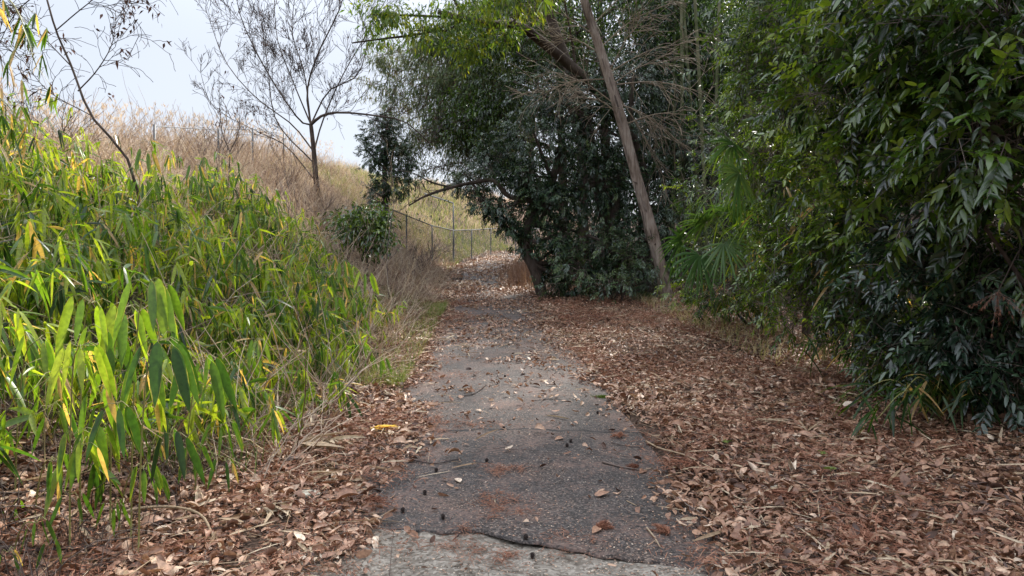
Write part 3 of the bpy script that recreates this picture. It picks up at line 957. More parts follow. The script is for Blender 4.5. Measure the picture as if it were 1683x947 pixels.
# right verge
n = 1000
yv = rng.uniform(8.5, 20, n); xv = path_x(yv) + 3.35 + np.abs(rng.normal(0, .45, n))
h = rng.uniform(.12, .4, n); lean = rng.normal(0, .5, (n, 3)) * h[:, None]; lean[:, 2] = 0
blades(mb, np.stack([xv, yv, hgt(xv, yv)], 1), h, lean, .008, np.clip(rng.normal(.95, .3, n), 0, 1))
tag(mb.build('green_grass', M_GRASS, origin=(0, 0, 0)), 'short green grass tufts edging the path and the far slope', 'grass', kind='stuff')

# red-brown dead weeds at the right of the bend
mb = MB()
n = 1100
c0 = ground_at(852, 462)
yv = c0[1] + rng.normal(0.6, 2.0, n); xv = c0[0] + .25 + rng.normal(0, .34, n) + (yv - c0[1]) * .0
h = rng.uniform(.15, 1.15, n) ** 1.0; lean = rng.normal(0, .2, (n, 3)); lean[:, 2] = 0
blades(mb, np.stack([xv, yv, hgt(xv, yv)], 1), h, lean, .014, rng.uniform(0, 1, n))
tag(mb.build('dead_weeds', M_REDSTEM, origin=(0, 0, 0)), 'upright clump of reddish dead weed stems right of the far bend', 'weeds', kind='stuff')

# ------------------------------------------------------------------ bamboo grass of the left bank
def sasa_batch(cane, fol, base, H, lean, ncl, nleaf, L, W, tm, deadp=.1, tintc=.5, hang=.8):
    """N plants in one go"""
    N = len(base)
    S = 6
    t = np.linspace(0, 1, S)
    top = base + lean + np.array([0, 0, 1.]) * H[:, None]
    P = base[:, None, :] + lean[:, None, :] * (t ** 1.8)[None, :, None] + np.array([0, 0, 1.]) * (H[:, None] * (t - .12 * t ** 3))[:, :, None]
    tubes(cane, P, np.broadcast_to(np.linspace(.0042, .0018, S), (N, S)), 4, tint=rng.uniform(0, 1, N))
    for c in range(ncl):
        f = rng.uniform(.62, 1.0, N) if c else np.ones(N)
        ii = np.minimum((f * (S - 1)).astype(int), S - 2); fr = f * (S - 1) - ii
        q = P[np.arange(N), ii] * (1 - fr[:, None]) + P[np.arange(N), ii + 1] * fr[:, None]
        a = rng.uniform(0, 2 * math.pi, N)
        ln = rng.uniform(.08, .3, N) * (H / 1.0)
        e = q + np.stack([np.cos(a) * ln, np.sin(a) * ln, rng.uniform(-.05, .1, N)], 1)
        BP = np.stack([q, (q + e) / 2 + [0, 0, .03], e], 1)
        tubes(cane, BP, np.full((N, 3), .0016), 3, tint=rng.uniform(0, 1, N))
        M = N * nleaf
        pa = np.repeat(a, nleaf) + rng.normal(0, 1.0, M)
        sw = rng.uniform(.2, .75, M)
        dd = np.stack([np.cos(pa) * sw, np.sin(pa) * sw, -.9 + rng.normal(0, .25, M)], 1)
        # a few leaves still reach outward
        out = rng.random(M) < .2
        dd[out] = np.stack([np.cos(pa[out]), np.sin(pa[out]), rng.normal(-.1, .25, out.sum())], 1)
        Lv = rng.uniform(.4, 1.25, M) * L
        ti = np.clip(np.repeat(rng.normal(tintc, .3, N), nleaf) + rng.normal(0, .1, M), 0, .84)
        dead = rng.random(M) < deadp
        ti[dead] = rng.uniform(.93, 1, dead.sum())
        up = unit(np.stack([np.cos(pa), np.sin(pa), .4 + 0 * pa], 1) + rng.normal(0, .5, (M, 3)))
        leaves(fol, np.repeat(e, nleaf, 0) + rng.normal(0, .012, (M, 3)), dd, Lv, Lv * W * rng.uniform(.8, 1.15, M), ti, droop=.25, fold=rng.uniform(.05, .5, M), tmpl=tm, up=up)


can = MB(); fol = MB()
n = 8200
yv = 2.9 + 17 * rng.random(n) ** 1.05; xv = path_x(yv) - 1.4 - 9.5 * rng.random(n)
k = (rng.random(n) < in_sasa(xv, yv)) & ((xv > -yv * .80 - 1.0))
xv, yv = xv[k], yv[k]
nearf = np.hypot(xv, yv)
k = (nearf > 4.3) & ~((nearf < 5.4) & (xv > -2.5)) & ~((yv < 5.5) & (rng.random(len(yv)) < .25))
xv, yv = xv[k], yv[k]; n = len(xv)
ue = np.interp(yv, [3, 6, 9, 12, 15, 20], [-1.75, -2.05, -2.1, -2.75, -4.4, -8.0]) - xv
H = rng.uniform(.5, 1.1, n) * (.5 + .5 * smooth(0, 1.8, ue)) * (.25 + 1.4 * fbm(xv * 1.3, yv * 1.3, 17))
lean = rng.normal(0, .18, (n, 3)); lean[:, 0] += .18; lean[:, 2] = 0
base = np.stack([xv, yv, hgt(xv, yv)], 1)
nr = np.hypot(xv, yv) < 8.5
for msk, tm in ((nr, T_LONG), (~nr, T_MID)):
    sasa_batch(can, fol, base[msk], H[msk], lean[msk], 3, 5, .2, .145, tm, .09, .56)
tag(fol.build('bamboo_grass', M_SASA, origin=(0, 0, 0)), 'thick green and yellow bamboo grass leaves covering the left bank', 'bamboo grass', kind='stuff')
tag(can.build('bamboo_stems', M_CANE, origin=(0, 0, 0)), 'thin tangled stems under the bamboo grass of the left bank', 'bamboo stems', kind='stuff')

# low dark ground cover and stems at the foot of the bamboo
mb = MB()
n = 15000
yv = 4.5 + 12.5 * rng.random(n) ** 1.1; xv = path_x(yv) - 1.7 - rng.random(n) * 6
k = rng.random(n) < in_sasa(xv, yv); xv, yv = xv[k], yv[k]; n = len(xv)
h = rng.uniform(.15, .6, n); lean = rng.normal(0, .3, (n, 3)); lean[:, 2] = 0
blades(mb, np.stack([xv, yv, hgt(xv, yv)], 1), h, lean, .008, np.clip(rng.normal(.3, .25, n), 0, 1))
n = 7000
yv = 2.8 + 5 * rng.random(n); xv = -1.9 - rng.random(n) ** 1.1 * 3.4
k = rng.random(n) < in_sasa(xv, yv); xv, yv = xv[k], yv[k]; n = len(xv)
h = rng.uniform(.08, .5, n); lean = rng.normal(0, .22, (n, 3)); lean[:, 2] = 0
bm = MB()
blades(bm, np.stack([xv, yv, hgt(xv, yv)], 1), h, lean, .005, np.clip(rng.normal(.25, .3, n), 0, 1))
n = 1500
yv = 2.8 + 9 * rng.random(n); xv = -2.0 - rng.random(n) ** 1.1 * 4
k = rng.random(n) < in_sasa(xv, yv); xv, yv = xv[k], yv[k]; n = len(xv)
b = rng.uniform(0, 2 * math.pi, n); L = rng.uniform(.3, .9, n)
dd = np.stack([np.cos(b), np.sin(b), rng.normal(.8, .6, n)], 1)
tt = np.linspace(0, 1, 5)[None, :, None]
P = np.stack([xv, yv, hgt(xv, yv) + .03], 1)[:, None, :] + dd[:, None, :] * L[:, None, None] * tt * .7 + rng.normal(0, .02, (n, 5, 3))
P[:, :, 2] -= (.3 * L)[:, None] * (tt[0, :, 0] ** 2)[None, :]
tubes(bm, P, np.broadcast_to(np.linspace(.004, .002, 5), (n, 5)), 3, tint=rng.uniform(0, 1, n))
tag(bm.build('dead_undergrowth', M_TWIG, origin=(0, 0, 0)), 'brown dead stems and blades under the near bamboo', 'dead undergrowth', kind='stuff')
tag(mb.build('undergrowth', M_GRASS, origin=(0, 0, 0)), 'thin green undergrowth between the bamboo stems', 'undergrowth', kind='stuff')

# single bamboo plants in front, each told apart by the label
SB = [
    (245, 472, 3.45, 6, .30, .19, .55, 'large leaved bamboo grass with four wide glowing leaves hanging in the left foreground'),
    (150, 498, 3.5, 5, .27, .17, .6, 'bamboo plant with long upright yellow-green leaves left of the widest leaves'),
    (205, 505, 3.6, 5, .27, .17, .62, 'bamboo plant squeezed between the two largest foreground bamboo plants'),
    (262, 560, 3.3, 6, .27, .18, .18, 'bamboo plant with dark drooping leaves below the widest glowing leaves'),
    (130, 570, 3.3, 6, .24, .15, .8, 'bamboo plant with orange withered leaf edges in the left foreground'),
    (60, 560, 3.7, 5, .25, .14, .5, 'bamboo plant with narrow leaves close to the left picture edge'),
    (345, 590, 4.3, 5, .2, .15, .5, 'bamboo plant with two upright leaves right of the big glowing leaves'),
    (365, 700, 4.1, 6, .2, .14, .35, 'short bamboo plant drooping over the leaf litter beside the bank foot'),
    (235, 770, 3.55, 7, .16, .16, .55, 'small bright bamboo sprout lowest on the leaf litter'),
    (90, 755, 3.5, 5, .17, .15, .5, 'small bamboo sprout at the lower left corner'),
    (60, 860, 3.1, 4, .12, .15, .4, 'tiny bamboo sprout beside the fallen branch'),
    (420, 560, 6.2, 6, .24, .15, .5, 'bamboo plant with crowded drooping leaves midway along the bank foot'),
    (490, 590, 7.2, 6, .24, .15, .5, 'bamboo plant leaning out over the litter at the middle of the bank foot'),
    (560, 430, 9.5, 6, .27, .15, .6, 'bamboo plant with yellow hanging leaves in front of the dry grass'),
    (600, 450, 9.2, 6, .27, .15, .6, 'rightmost bamboo plant with long leaves hanging before the dry grass'),
    (625, 590, 7.9, 5, .2, .15, .4, 'bamboo plant drooping towards the path edge'),
    (550, 490, 8.6, 5, .24, .15, .55, 'bamboo plant with loose leaves above the path edge grass'),
    (240, 250, 8.5, 7, .27, .16, .55, 'tall bamboo plant with hanging leaves rising above the bank top'),
    (320, 275, 9.5, 6, .27, .16, .3, 'dark bamboo plant high on the bank beside the dry grass'),
    (400, 350, 8.2, 7, .26, .16, .5, 'bamboo plant with arching leaves high in the middle of the bank'),
]
for (px, py, d, nl, L, W, tc_, lab) in SB:
    e = at(px, py, d)
    bx, by = e[0] - .15 - .1 * rng.random(), e[1] + .15
    bz = float(hgt(bx, by))
    base = np.array([bx, by, bz])
    t = thing('bamboo_plant', lab, 'bamboo', base, 'bamboo plants in front of the thicket')
    can = MB(); fol = MB()
    Hh = max(e[2] - bz, .12)
    lean = (e - base); lean[2] = 0
    tubes(can, spline([base, base + [lean[0] * .2, lean[1] * .2, Hh * .5], base + [lean[0] * .55, lean[1] * .55, Hh * .9], e], 10), np.linspace(.0045, .0022, 10), 6, tint=.5)
    def fan(c, nl, L, tc_):
        a = np.linspace(-2.0, 1.2, nl) + rng.normal(0, .25, nl)
        dd = np.stack([np.cos(a) * .33, np.sin(a) * .3, -np.abs(rng.normal(.95, .12, nl))], 1)
        Lv = L * rng.uniform(.75, 1.1, nl)
        ti = np.clip(rng.normal(tc_, .1, nl), .02, .84)
        dd_ = rng.random(nl) < .09; ti[dd_] = .97; Lv[dd_] *= .8
        off = np.stack([np.cos(a) * .07, np.sin(a) * .05, rng.uniform(-.02, .03, nl)], 1) * (L / .2)
        up = unit(np.stack([np.cos(a) * .3, -1 + 0 * a, .3 + 0 * a], 1) + rng.normal(0, .3, (nl, 3)))
        leaves(fol, c + off, dd, Lv, Lv * W * rng.uniform(.85, 1.15, nl), ti, droop=.1, fold=rng.uniform(.1, .45, nl), tmpl=T_LONG, up=up)
        tubes(can, np.stack([np.tile(c, (nl, 1)), c + off * .6 + [0, 0, .02], c + off], 1), np.full((nl, 3), .0016), 3)
    fan(e, nl, L, tc_)
    for kk in range(2):
        f = rng.uniform(.5, .85)
        c = base + [lean[0] * f * .8, lean[1] * f * .8, Hh * f] + rng.normal(0, .09, 3) * [1.3, 1, .6]
        fan(c, max(3, nl - 2), L * .85, tc_ * .8)
    can.build('stem', M_CANE, t); fol.build('foliage', M_SASA, t)

# ------------------------------------------------------------------ bare trees on the bank
def bare_tree(name, label, base, trunk, r0, r1, boughs, seed, maxl=3, tmat=M_TWIG, bark=None, tagleaves=0, minr=.003, **kw):
    R = np.random.default_rng(seed)
    t = thing(name, label, 'tree', base)
    mb = MB(); P = tube1(mb, trunk, r0, r1, 14, 8, .03); mb.build('trunk', bark or M_BARK_GREY, t, smooth_shade=True)
    tw = MB(); ends = []
    for b in boughs:
        mb = MB(); Q = tube1(mb, b[0], b[1], b[2], 12, 6, .03); mb.build('bough', bark or M_BARK_GREY, t, smooth_shade=True)
        out = []
        for i in range(3, 12):
            for _ in range(b[3]):
                dd = unit(Q[i] - Q[i - 1]); sd = unit(np.cross(dd, R.normal(0, 1, 3)))
                grow(out, Q[i], dd * .8 + sd * .75 + [0, 0, .15], b[4] * R.uniform(.5, 1.1), max(b[2] * .55, .004), 1, maxl, R, **kw)
        put(tw, out, minr=minr)
        ends += [o[0][-1] for o in out if o[2] == maxl] + [o[0][3] for o in out if o[2] == maxl]
    tw.build('twigs', tmat, t)
    if tagleaves and ends:
        ends = np.array(ends); k = R.choice(len(ends), min(tagleaves, len(ends)), replace=False)
        e = np.repeat(ends[k], 3, 0) + R.normal(0, .05, (len(k) * 3, 3))
        mb = MB(); leaves(mb, e, R.normal(0, 1, e.shape) + [0, 0, -1], R.uniform(.05, .11, len(e)), .035, R.random(len(e)), droop=.3)
        mb.build('withered_leaves', M_BROWNLEAF, t)
    return t


D1 = 15.5
bb = ground_at(528, 335)
D1 = bb[1]
A = lambda px, py, dd=0: at(px, py, D1 + dd)
top = A(511, 205)
bare_tree('bare_tree', 'leafless tree with fan of thin dark branches standing on the bank crest', bb,
          [bb + [0, 0, -.2], A(520, 300), A(516, 250), top], .1, .065,
          [([top, A(505, 150), A(522, 90), A(560, 10), A(575, -60)], .035, .014, 3, 1.35),
 ([top, A(490, 195, -.3), A(440, 120, -.6), A(400, 40, -.8), A(385, -20, -1)], .032, .009, 3, 1.3),
           ([A(516, 250), A(480, 205, .3), A(420, 160, .5), A(370, 100, .7), A(340, 20, .8)], .028, .008, 2, 1.1),
           ([top, A(530, 190, -.4), A(560, 185, -.8), A(615, 190, -1.2), A(665, 200, -1.5), A(705, 235, -1.7)], .05, .016, 2, 1.0),
           ([A(516, 250), A(530, 200, .5), A(560, 130, .8), A(600, 60, 1), A(640, -10, 1.2)], .03, .009, 3, 1.2),
           ([top, A(480, 130), A(455, 60, .3), A(450, -30, .5)], .026, .008, 2, .9),
           ([top, A(540, 150, .2), A(590, 120, .3), A(600, 40, .5), A(540, -40, .6)], .028, .008, 1, .9),
           ([A(518, 270), A(455, 200, .6), A(440, 110, .9), A(430, 30, 1.2)], .026, .008, 3, 1.0),
           ([top, A(500, 120, -.5), A(480, 50, -.8), A(490, -40, -1)], .024, .008, 3, .9),
           ([A(520, 300), A(470, 240, .2), A(420, 215, .2), A(350, 175, 0), A(330, 120, 0)], .022, .006, 2, .8)],
          11, maxl=3, bark=M_BARK_DARK, tmat=M_DARKTWIG, tagleaves=420, kids=(3, 4), ang=.6, ratio=.62, wig=.13, up=.06, minr=.0055)
b2 = ground_at(372, 330)
B = lambda px, py: at(px, py, b2[1])
bare_tree('sapling', 'thin dark leafless sapling with forked stem on the bank', b2, [b2 + [0, 0, -.1], B(376, 290), B(378, 250)], .018, .012,
          [([B(378, 250), B(366, 220), B(362, 190), B(360, 130)], .011, .004, 1, .45), ([B(378, 250), B(392, 215), B(395, 160)], .01, .004, 1, .4)],
          5, maxl=2, tmat=M_DARKTWIG, bark=M_BARK_DARK, kids=(1, 2), wig=.12, minr=.002, tagleaves=14)
b3 = ground_at(640, 500)
C3 = lambda px, py: at(px, py, b3[1])
bare_tree('sapling', 'pale bleached leafless sapling rising from the grass by the path edge', b3, [b3 + [0, 0, -.1], C3(636, 430), C3(640, 380)], .014, .009,
          [([C3(640, 380), C3(648, 320), C3(640, 260)], .009, .003, 1, .4), ([C3(636, 430), C3(610, 395), C3(596, 350)], .008, .003, 1, .35), ([C3(636, 430), C3(655, 410), C3(690, 350)], .008, .003, 1, .35)],
          6, maxl=2, tmat=M_STRAW, bark=M_BARK_GREY, kids=(1, 2), wig=.15, minr=.0022)
# leaning dead stem at the upper left with a fork
b4 = ground_at(245, 340)
E4 = lambda px, py, q=0: at(px, py, 9.0 + q)
b4 = gp(at(236, 330, 9.3)[0], 9.3)
bare_tree('leaning_sapling', 'dark leafless stem leaning left across the sky at upper left', b4, [b4 + [0, 0, -.1], E4(218, 280), E4(150, 190), E4(118, 110), E4(92, 50), E4(72, -20)], .019, .011,
          [([E4(72, -20), E4(20, 30), E4(-20, 120)], .008, .003, 2, .6), ([E4(150, 190), E4(80, 150), E4(30, 90)], .008, .003, 2, .5), ([E4(128, 150), E4(160, 115), E4(185, 70), E4(190, 20)], .009, .003, 2, .5), ([E4(118, 110), E4(70, 60), E4(20, 10)], .008, .003, 2, .5), ([E4(92, 50), E4(140, 10), E4(200, -30), E4(228, 60)], .008, .0025, 2, .5)],
          9, maxl=2, tmat=M_DARKTWIG, bark=M_BARK_DARK, kids=(2, 3), wig=.2, minr=.003, tagleaves=80, up=-.04)
# brushwood lines on the slope: other leafless bushes
BR = [(95, 165, 11.5, 1.0, 'bushy brown leafless shrub on the bank top at far left', 21),
      (350, 200, 17, 1.5, 'low leafless bush against the sky beside the wire fence', 22),
      (455, 330, 13, 1.1, 'brown leafless bush in the dry grass left of the bare tree', 23),
      (570, 330, 17, 1.4, 'pinkish leafless bush in the dry grass below the round evergreen', 24),
      (480, 250, 20, 1.3, 'leafless bush on the skyline behind the bare tree', 25),
      (690, 400, 22, 1.0, 'leafless bush leaning on the chain link fence', 26)]
for px, py, d, hh, lab, sd in BR:
    p = at(px, py, d); g = gp(p[0], d)
    R = np.random.default_rng(sd)
    t = thing('leafless_bush', lab, 'bush', g, 'leafless bushes on the bank')
    out = []
    for k in range(9):
        a = R.uniform(0, 6.28)
        grow(out, g, [math.cos(a) * .5, math.sin(a) * .5, 1], hh * R.uniform(.7, 1.2), .008, 1, 3, R, up=.05, kids=(2, 4), ang=.6, ratio=.55)
    mb = MB(); put(mb, [o for o in out if o[2] == 1], minr=.004); mb.build('stems', M_TWIG, t)
    mb = MB(); put(mb, [o for o in out if o[2] > 1], minr=.003 + d * .0001); mb.build('twigs', M_TWIG, t)

# overhanging bamboo at the upper left corner
def hanging_bamboo(lab, pts, d, n, L, seed):
    P = [at(x, y, d + q) for x, y, q in pts]
    t = thing('overhanging_bamboo', lab, 'bamboo', P[0], 'overhanging bamboo stems')
    can = MB(); Q = tube1(can, P, .012, .003, 22, 6); fol = MB()
    for i in range(5, 22):
        for _ in range(n):
            c = Q[i] + rng.normal(0, .09, 3) * [1, 1, .8] + [0, 0, -.03]
            tubes(can, np.array([Q[i], (Q[i] + c) / 2 + [0, 0, .01], c]), np.array([.0022, .0018, .0014]), 3)
            m = rng.integers(2, 5); a = rng.uniform(0, 6.28, m)
            leaves(fol, np.tile(c, (m, 1)), np.stack([np.cos(a) * .4, np.sin(a) * .4, -.8 + 0 * a], 1), L * rng.uniform(.7, 1.2, m), L * .12, np.where(rng.random(m) < .3, .97, rng.uniform(.05, .5, m)), droop=.2, fold=.4, tmpl=T_MID)
    can.build('stem', M_CANE, t); fol.build('foliage', M_SASA, t)


def root_to_bank(px, py, d, off=(-1.2, .3)):
    p = at(px, py, d); q = gp(p[0] + off[0], p[1] + off[1]); return q


hanging_bamboo('bamboo stem with sparse drooping leaves arching into the upper left corner', [(-180, 330, .3), (-140, 60, .2), (-60, -40, .1), (20, 5, 0), (60, 110, -.1)], 5.2, 2, .17, 1)
hanging_bamboo('bamboo stem with drooping leaves at the left edge above the bank', [(-150, 420, .5), (-110, 230, .3), (-50, 150, .1), (10, 170, 0), (40, 230, 0)], 6.0, 2, .17, 2)

# ------------------------------------------------------------------ trees over the bank and in the distance
g = ground_at(640, 345)
DR = g[1] if 18 < g[1] < 32 else 24
Rr = lambda px, py, q=0: at(px, py, DR + q)
gb = gp(Rr(632, 330)[0], DR)
leafy_tree('round_evergreen', 'small rounded dark evergreen tree standing alone beside the fence', 'tree', gb,
           [gb + [0, 0, -.2], Rr(634, 330), Rr(632, 290), Rr(635, 230)], .12, .06,
           [(Rr(628, 235), (.85, .85, .8)), (Rr(655, 260, .2), (.7, .7, .75)), (Rr(610, 255, -.1), (.55, .6, .6)), (Rr(645, 300), (.75, .7, .6)), (Rr(622, 320), (.5, .5, .5)), (Rr(635, 205), (.55, .5, .4))],
           M_CAMELLIA, 1500, 12, .095, .42, tint=(.45, .25), clump=.13, spray=.2, hollow=.3)
gs = gp(at(600, 390, 15)[0], 15)
leafy_tree('glossy_shrub', 'low shrub with pale glossy leaves in the dry grass below the round evergreen', 'shrub', gs,
           [gs + [0, 0, -.1], gs + [.05, 0, .4], gs + [0, 0, .8]], .03, .015,
           [(at(585, 375, 15), (.5, .5, .45)), (at(612, 360, 15.1), (.45, .45, .35)), (at(620, 395, 15), (.4, .4, .4))], M_SHRUB, 190, 12, .12, .4, tint=(.5, .2), clump=.12)

# conifers on the hill behind
def conifer(lab, px, py_base, d, h, spread, n, seed, droopy=.35, start=.15):
    p = at(px, py_base, d); b = gp(p[0], d)
    R = np.random.default_rng(seed)
    t = thing('conifer', lab, 'tree', b, 'conifers beyond the path')
    mb = MB(); topp = b + [R.normal(0, .3), 0, h]
    T = tube1(mb, [b + [0, 0, -.3], (b + topp) / 2 + [.1, 0, 0], topp], .14, .03, 16, 8, .02); mb.build('trunk', M_BARK_GREY, t, smooth_shade=True)
    br = MB(); fo = MB()
    for k in range(n):
        f = R.uniform(start, .98); q = T[0] + (topp - T[0]) * f
        a = R.uniform(0, 6.28); L = spread * (1.05 - f) ** .6 * R.uniform(.6, 1.1)
        e = q + [math.cos(a) * L, math.sin(a) * L, -L * .15 + .2]
        mid = (q + e) / 2 + [0, 0, .25 * L * .5]
        Q = tube1(br, [q, mid, e], .025, .006, 9, 4)
        for i in range(2, 9):
            m = 13
            c = Q[i] + R.normal(0, .17 + .04 * L, (m, 3))
            dd = R.normal(0, .6, (m, 3)) + [math.cos(a) * .5, math.sin(a) * .5, -droopy]
            LL = R.uniform(.12, .34, m)
            leaves(fo, c, dd, LL, LL * .17, np.clip(R.normal(.45, .25, m), 0, 1), droop=.4)
    br.build('branches', M_BARK_GREY, t); fo.build('crown', M_CONIF, t)



def bough_conifer(lab, px, d, h, tips, seed, per=17, spread=.28):
    p = at(px, 420, d); b = gp(p[0], d)
    R = np.random.default_rng(seed)
    t = thing('conifer', lab, 'tree', b, 'conifers beyond the path')
    mb = MB(); topp = b + [-.8, 0, h]
    T = tube1(mb, [b + [0, 0, -.3], (b + topp) / 2 + [.15, 0, 0], topp], .2, .05, 24, 10, .02); mb.build('trunk', M_BARK_DARK, t, smooth_shade=True)
    fo = MB(); tw = MB()
    for (x, y, q, kind) in tips:
        e = at(x, y, d + q)
        i = int(np.argmin(np.abs(T[:, 2] - (e[2] - .6)))); s0 = T[i]
        mb = MB(); mid = s0 * .45 + e * .55 + [0, 0, .5]
        Q = tube1(mb, [s0, mid, e], .045, .008, 24, 6, .04); mb.build('branch', M_BARK_GREY, t, smooth_shade=True)
        out = []
        for i in range(8, 24):
            for _ in range(3):
                dd = unit(e - s0); sd = R.normal(0, 1, 3)
                grow(out, Q[i], dd * .6 + sd * .7, .95 * R.uniform(.4, 1.1), .009, 1, 2, R, kids=(2, 4), ang=.6, wig=.15, up=-.05)
        put(tw, out, minr=.004)
        ends = np.concatenate([o[0][2:] for o in out if o[2] == 2])
        keep = R.random(len(ends)) < (.8 if kind else .4); ends = ends[keep]
        c = np.repeat(ends, per // 4, 0); c = c + R.normal(0, .09, c.shape)
        dd = R.normal(0, .6, c.shape) + [-.3, 0, -.6]
        LL = R.uniform(.08, .22, len(c))
        ct = np.repeat(R.normal(.45, .2, len(ends)), per // 4)
        leaves(fo, c, dd, LL, LL * .2, np.clip(ct + R.normal(0, .1, len(c)) + (0 if kind else .3), 0, 1), droop=.4)
    tw.build('twigs', M_TWIG, t); fo.build('crown', M_CONIF, t)


bough_conifer('grey-green conifer with long boughs reaching left above the arching branch', 930, 25, 13, [(690, 140, -1, 1), (650, 165, 0, 1), (720, 190, -1, 1), (760, 130, 0, 1), (700, 235, -.5, 1), (760, 240, 0, 1), (640, 120, .5, 1), (740, 90, .5, 1), (800, 190, 0, 1), (690, 280, 0, 0), (625, 90, 0, 1), (610, 140, .5, 0), (660, 225, 0, 1), (715, 60, 0, 1), (730, 150, -1, 1)], 31)
bough_conifer('brownish thin-leaved conifer mixed with bare twigs behind the grey-green one', 960, 28, 13, [(740, 170, 0, 0), (780, 260, 0, 0), (700, 200, 1, 0), (790, 210, 1, 1), (670, 240, 1, 0), (720, 130, 0, 1), (810, 120, 1, 1), (760, 290, 0, 0), (640, 190, 1, 0), (655, 100, 1, 0), (730, 230, 0, 1)], 32)
bough_conifer('tall conifer whose upper boughs fill the top of the view left of the cedar', 1000, 24, 15, [(820, 60, 0, 1), (780, 20, 0, 1), (860, 100, 0, 1), (740, 40, 1, 1), (850, 10, 0, 1), (700, 90, 1, 1), (900, 60, 0, 1)], 33)

# ------------------------------------------------------------------ the forest on the right
def clutch(lst): return [(np.array(c), r) for c, r in lst]


D2 = 18.5
a2 = ground_at(893, 488); D2 = min(max(a2[1], 16), 20)
Z = lambda px, py, q=0: at(px, py, D2 + q)
g = gp(Z(895, 480)[0], D2)
t = leafy_tree('camellia_tree', 'dark glossy evergreen with leaning trunk and branch arching over the far path', 'tree', g,
               [g + [0, 0, -.2], Z(880, 445), Z(862, 408), Z(868, 370, .2), Z(900, 320, .5), Z(920, 250, .6)], .17, .1,
               [(Z(905, 330), (1.0, 1.0, .8)), (Z(870, 290), (1.0, 1.1, .8)), (Z(915, 385, .1), (.75, .8, .7)), (Z(825, 345), (.55, .8, .4)), (Z(955, 440, -.3), (.9, .8, .55)),
                (Z(880, 225), (1.1, 1.1, .75)), (Z(820, 260, .3), (.8, .9, .8)), (Z(775, 300, .5), (.65, .8, .5)), (Z(975, 300, .4), (1.3, 1.2, 1.2)), (Z(1000, 400), (1.1, .9, .8)), (Z(850, 395), (.25, .4, .25)), (Z(795, 335), (.45, .6, .25)), (Z(840, 375), (.35, .5, .25)), (Z(915, 430, .2), (.45, .6, .5)), (Z(945, 465, 0), (.6, .6, .4)), (Z(925, 395, -.3), (.6, .5, .4)), (Z(868, 405, -.2), (.32, .4, .3)), (Z(895, 445, .2), (.3, .4, .3))],
               M_CAMELLIA, 4200, 12, .1, .42, tint=(.42, .3), clump=.15, shell=(.35, 1.0), spray=.24, hollow=.33)
# the arching low branch: bare dark wood over the path
mb = MB()
Q = tube1(mb, [Z(905, 350, .2), Z(870, 330, 0), Z(835, 322, -.2), Z(812, 297, -.3), Z(780, 300, -.3), Z(742, 308, -.3), Z(700, 322, -.4), Z(672, 338, -.4)], .085, .02, 24, 8, .06)
tube1(mb, [Z(860, 328), Z(820, 345, -.3), Z(785, 335, -.4)], .045, .015, 10, 6)
tube1(mb, [Z(742, 308, -.3), Z(710, 300, -.4), Z(680, 285, -.4), Z(655, 280, -.4)], .03, .008, 10, 5)
R_ = np.random.default_rng(3); out = []
for i in range(8, 24):
    grow(out, Q[i], R_.normal(0, 1, 3) + [-.6, 0, .2], .7, .01, 1, 2, R_, kids=(2, 3), wig=.22, up=0)
put(mb, out)
ab_ = mb.build('arching_branch', M_BARK_DARK, t, smooth_shade=True)
mb = MB()
e = np.array([o[0][-1] for o in out if o[2] == 2]); e = np.repeat(e, 9, 0) + rng.normal(0, .12, (len(e) * 9, 3))
leaves(mb, e, rng.normal(0, 1, e.shape) + [0, 0, -.6], .09, .038, rng.uniform(.1, .8, len(e)), droop=.3)
mb.build('branch_leaves', M_CAMELLIA, ab_)


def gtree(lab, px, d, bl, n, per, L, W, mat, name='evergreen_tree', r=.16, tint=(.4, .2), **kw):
    b = gp(at(px, 480, d)[0], d)
    bl = [(at(x, y, d + q), s) for x, y, q, s in bl]
    tp = max(bl, key=lambda k: k[0][2])[0]
    return leafy_tree(name, lab, 'tree', b, [b + [0, 0, -.3], b + [rng.normal(0, .15), 0, (tp[2] - b[2]) * .4], (b + tp) / 2 + [0, 0, (tp[2] - b[2]) * .15], tp], r, r * .4, bl, mat, n, per, L, W, group='evergreens of the right forest', tint=tint, **kw)


gtree('dark evergreen between the arching tree and the leaning cedar trunk', 1020, 18.5, [(990, 230, 0, (1.4, 1.2, 1.2)), (1060, 330, 0, (1.3, 1.2, 1.3)), (1075, 430, -.3, (1.0, .9, .9)), (940, 170, .3, (1.3, 1.3, 1.0)), (1040, 130, .4, (1.5, 1.3, 1.2)), (880, 150, .6, (1.1, 1.1, .9)), (1150, 420, 0, (1.1, 1, 1)), (1120, 250, .5, (1.3, 1.1, 1.6))],
      3600, 12, .1, .42, M_CAMELLIA, shell=(.3, 1), spray=.24, hollow=.33)
gtree('olive evergreen high above the arching tree reaching past the top edge', 960, 22, [(830, 160, 0, (1.7, 1.5, 1.5)), (930, 60, 0, (2.2, 2, 1.8)), (800, 60, 0, (1.5, 1.5, 1.3)), (1060, -20, 0, (2.4, 2, 2)), (880, -80, 0, (2.4, 2.2, 1.8)), (1180, 60, 0, (2, 1.8, 2)), (760, 200, 1, (1.1, 1.2, 1.2))],
      2600, 13, .13, .4, M_SHRUB, tint=(.3, .18), shell=(.3, 1))
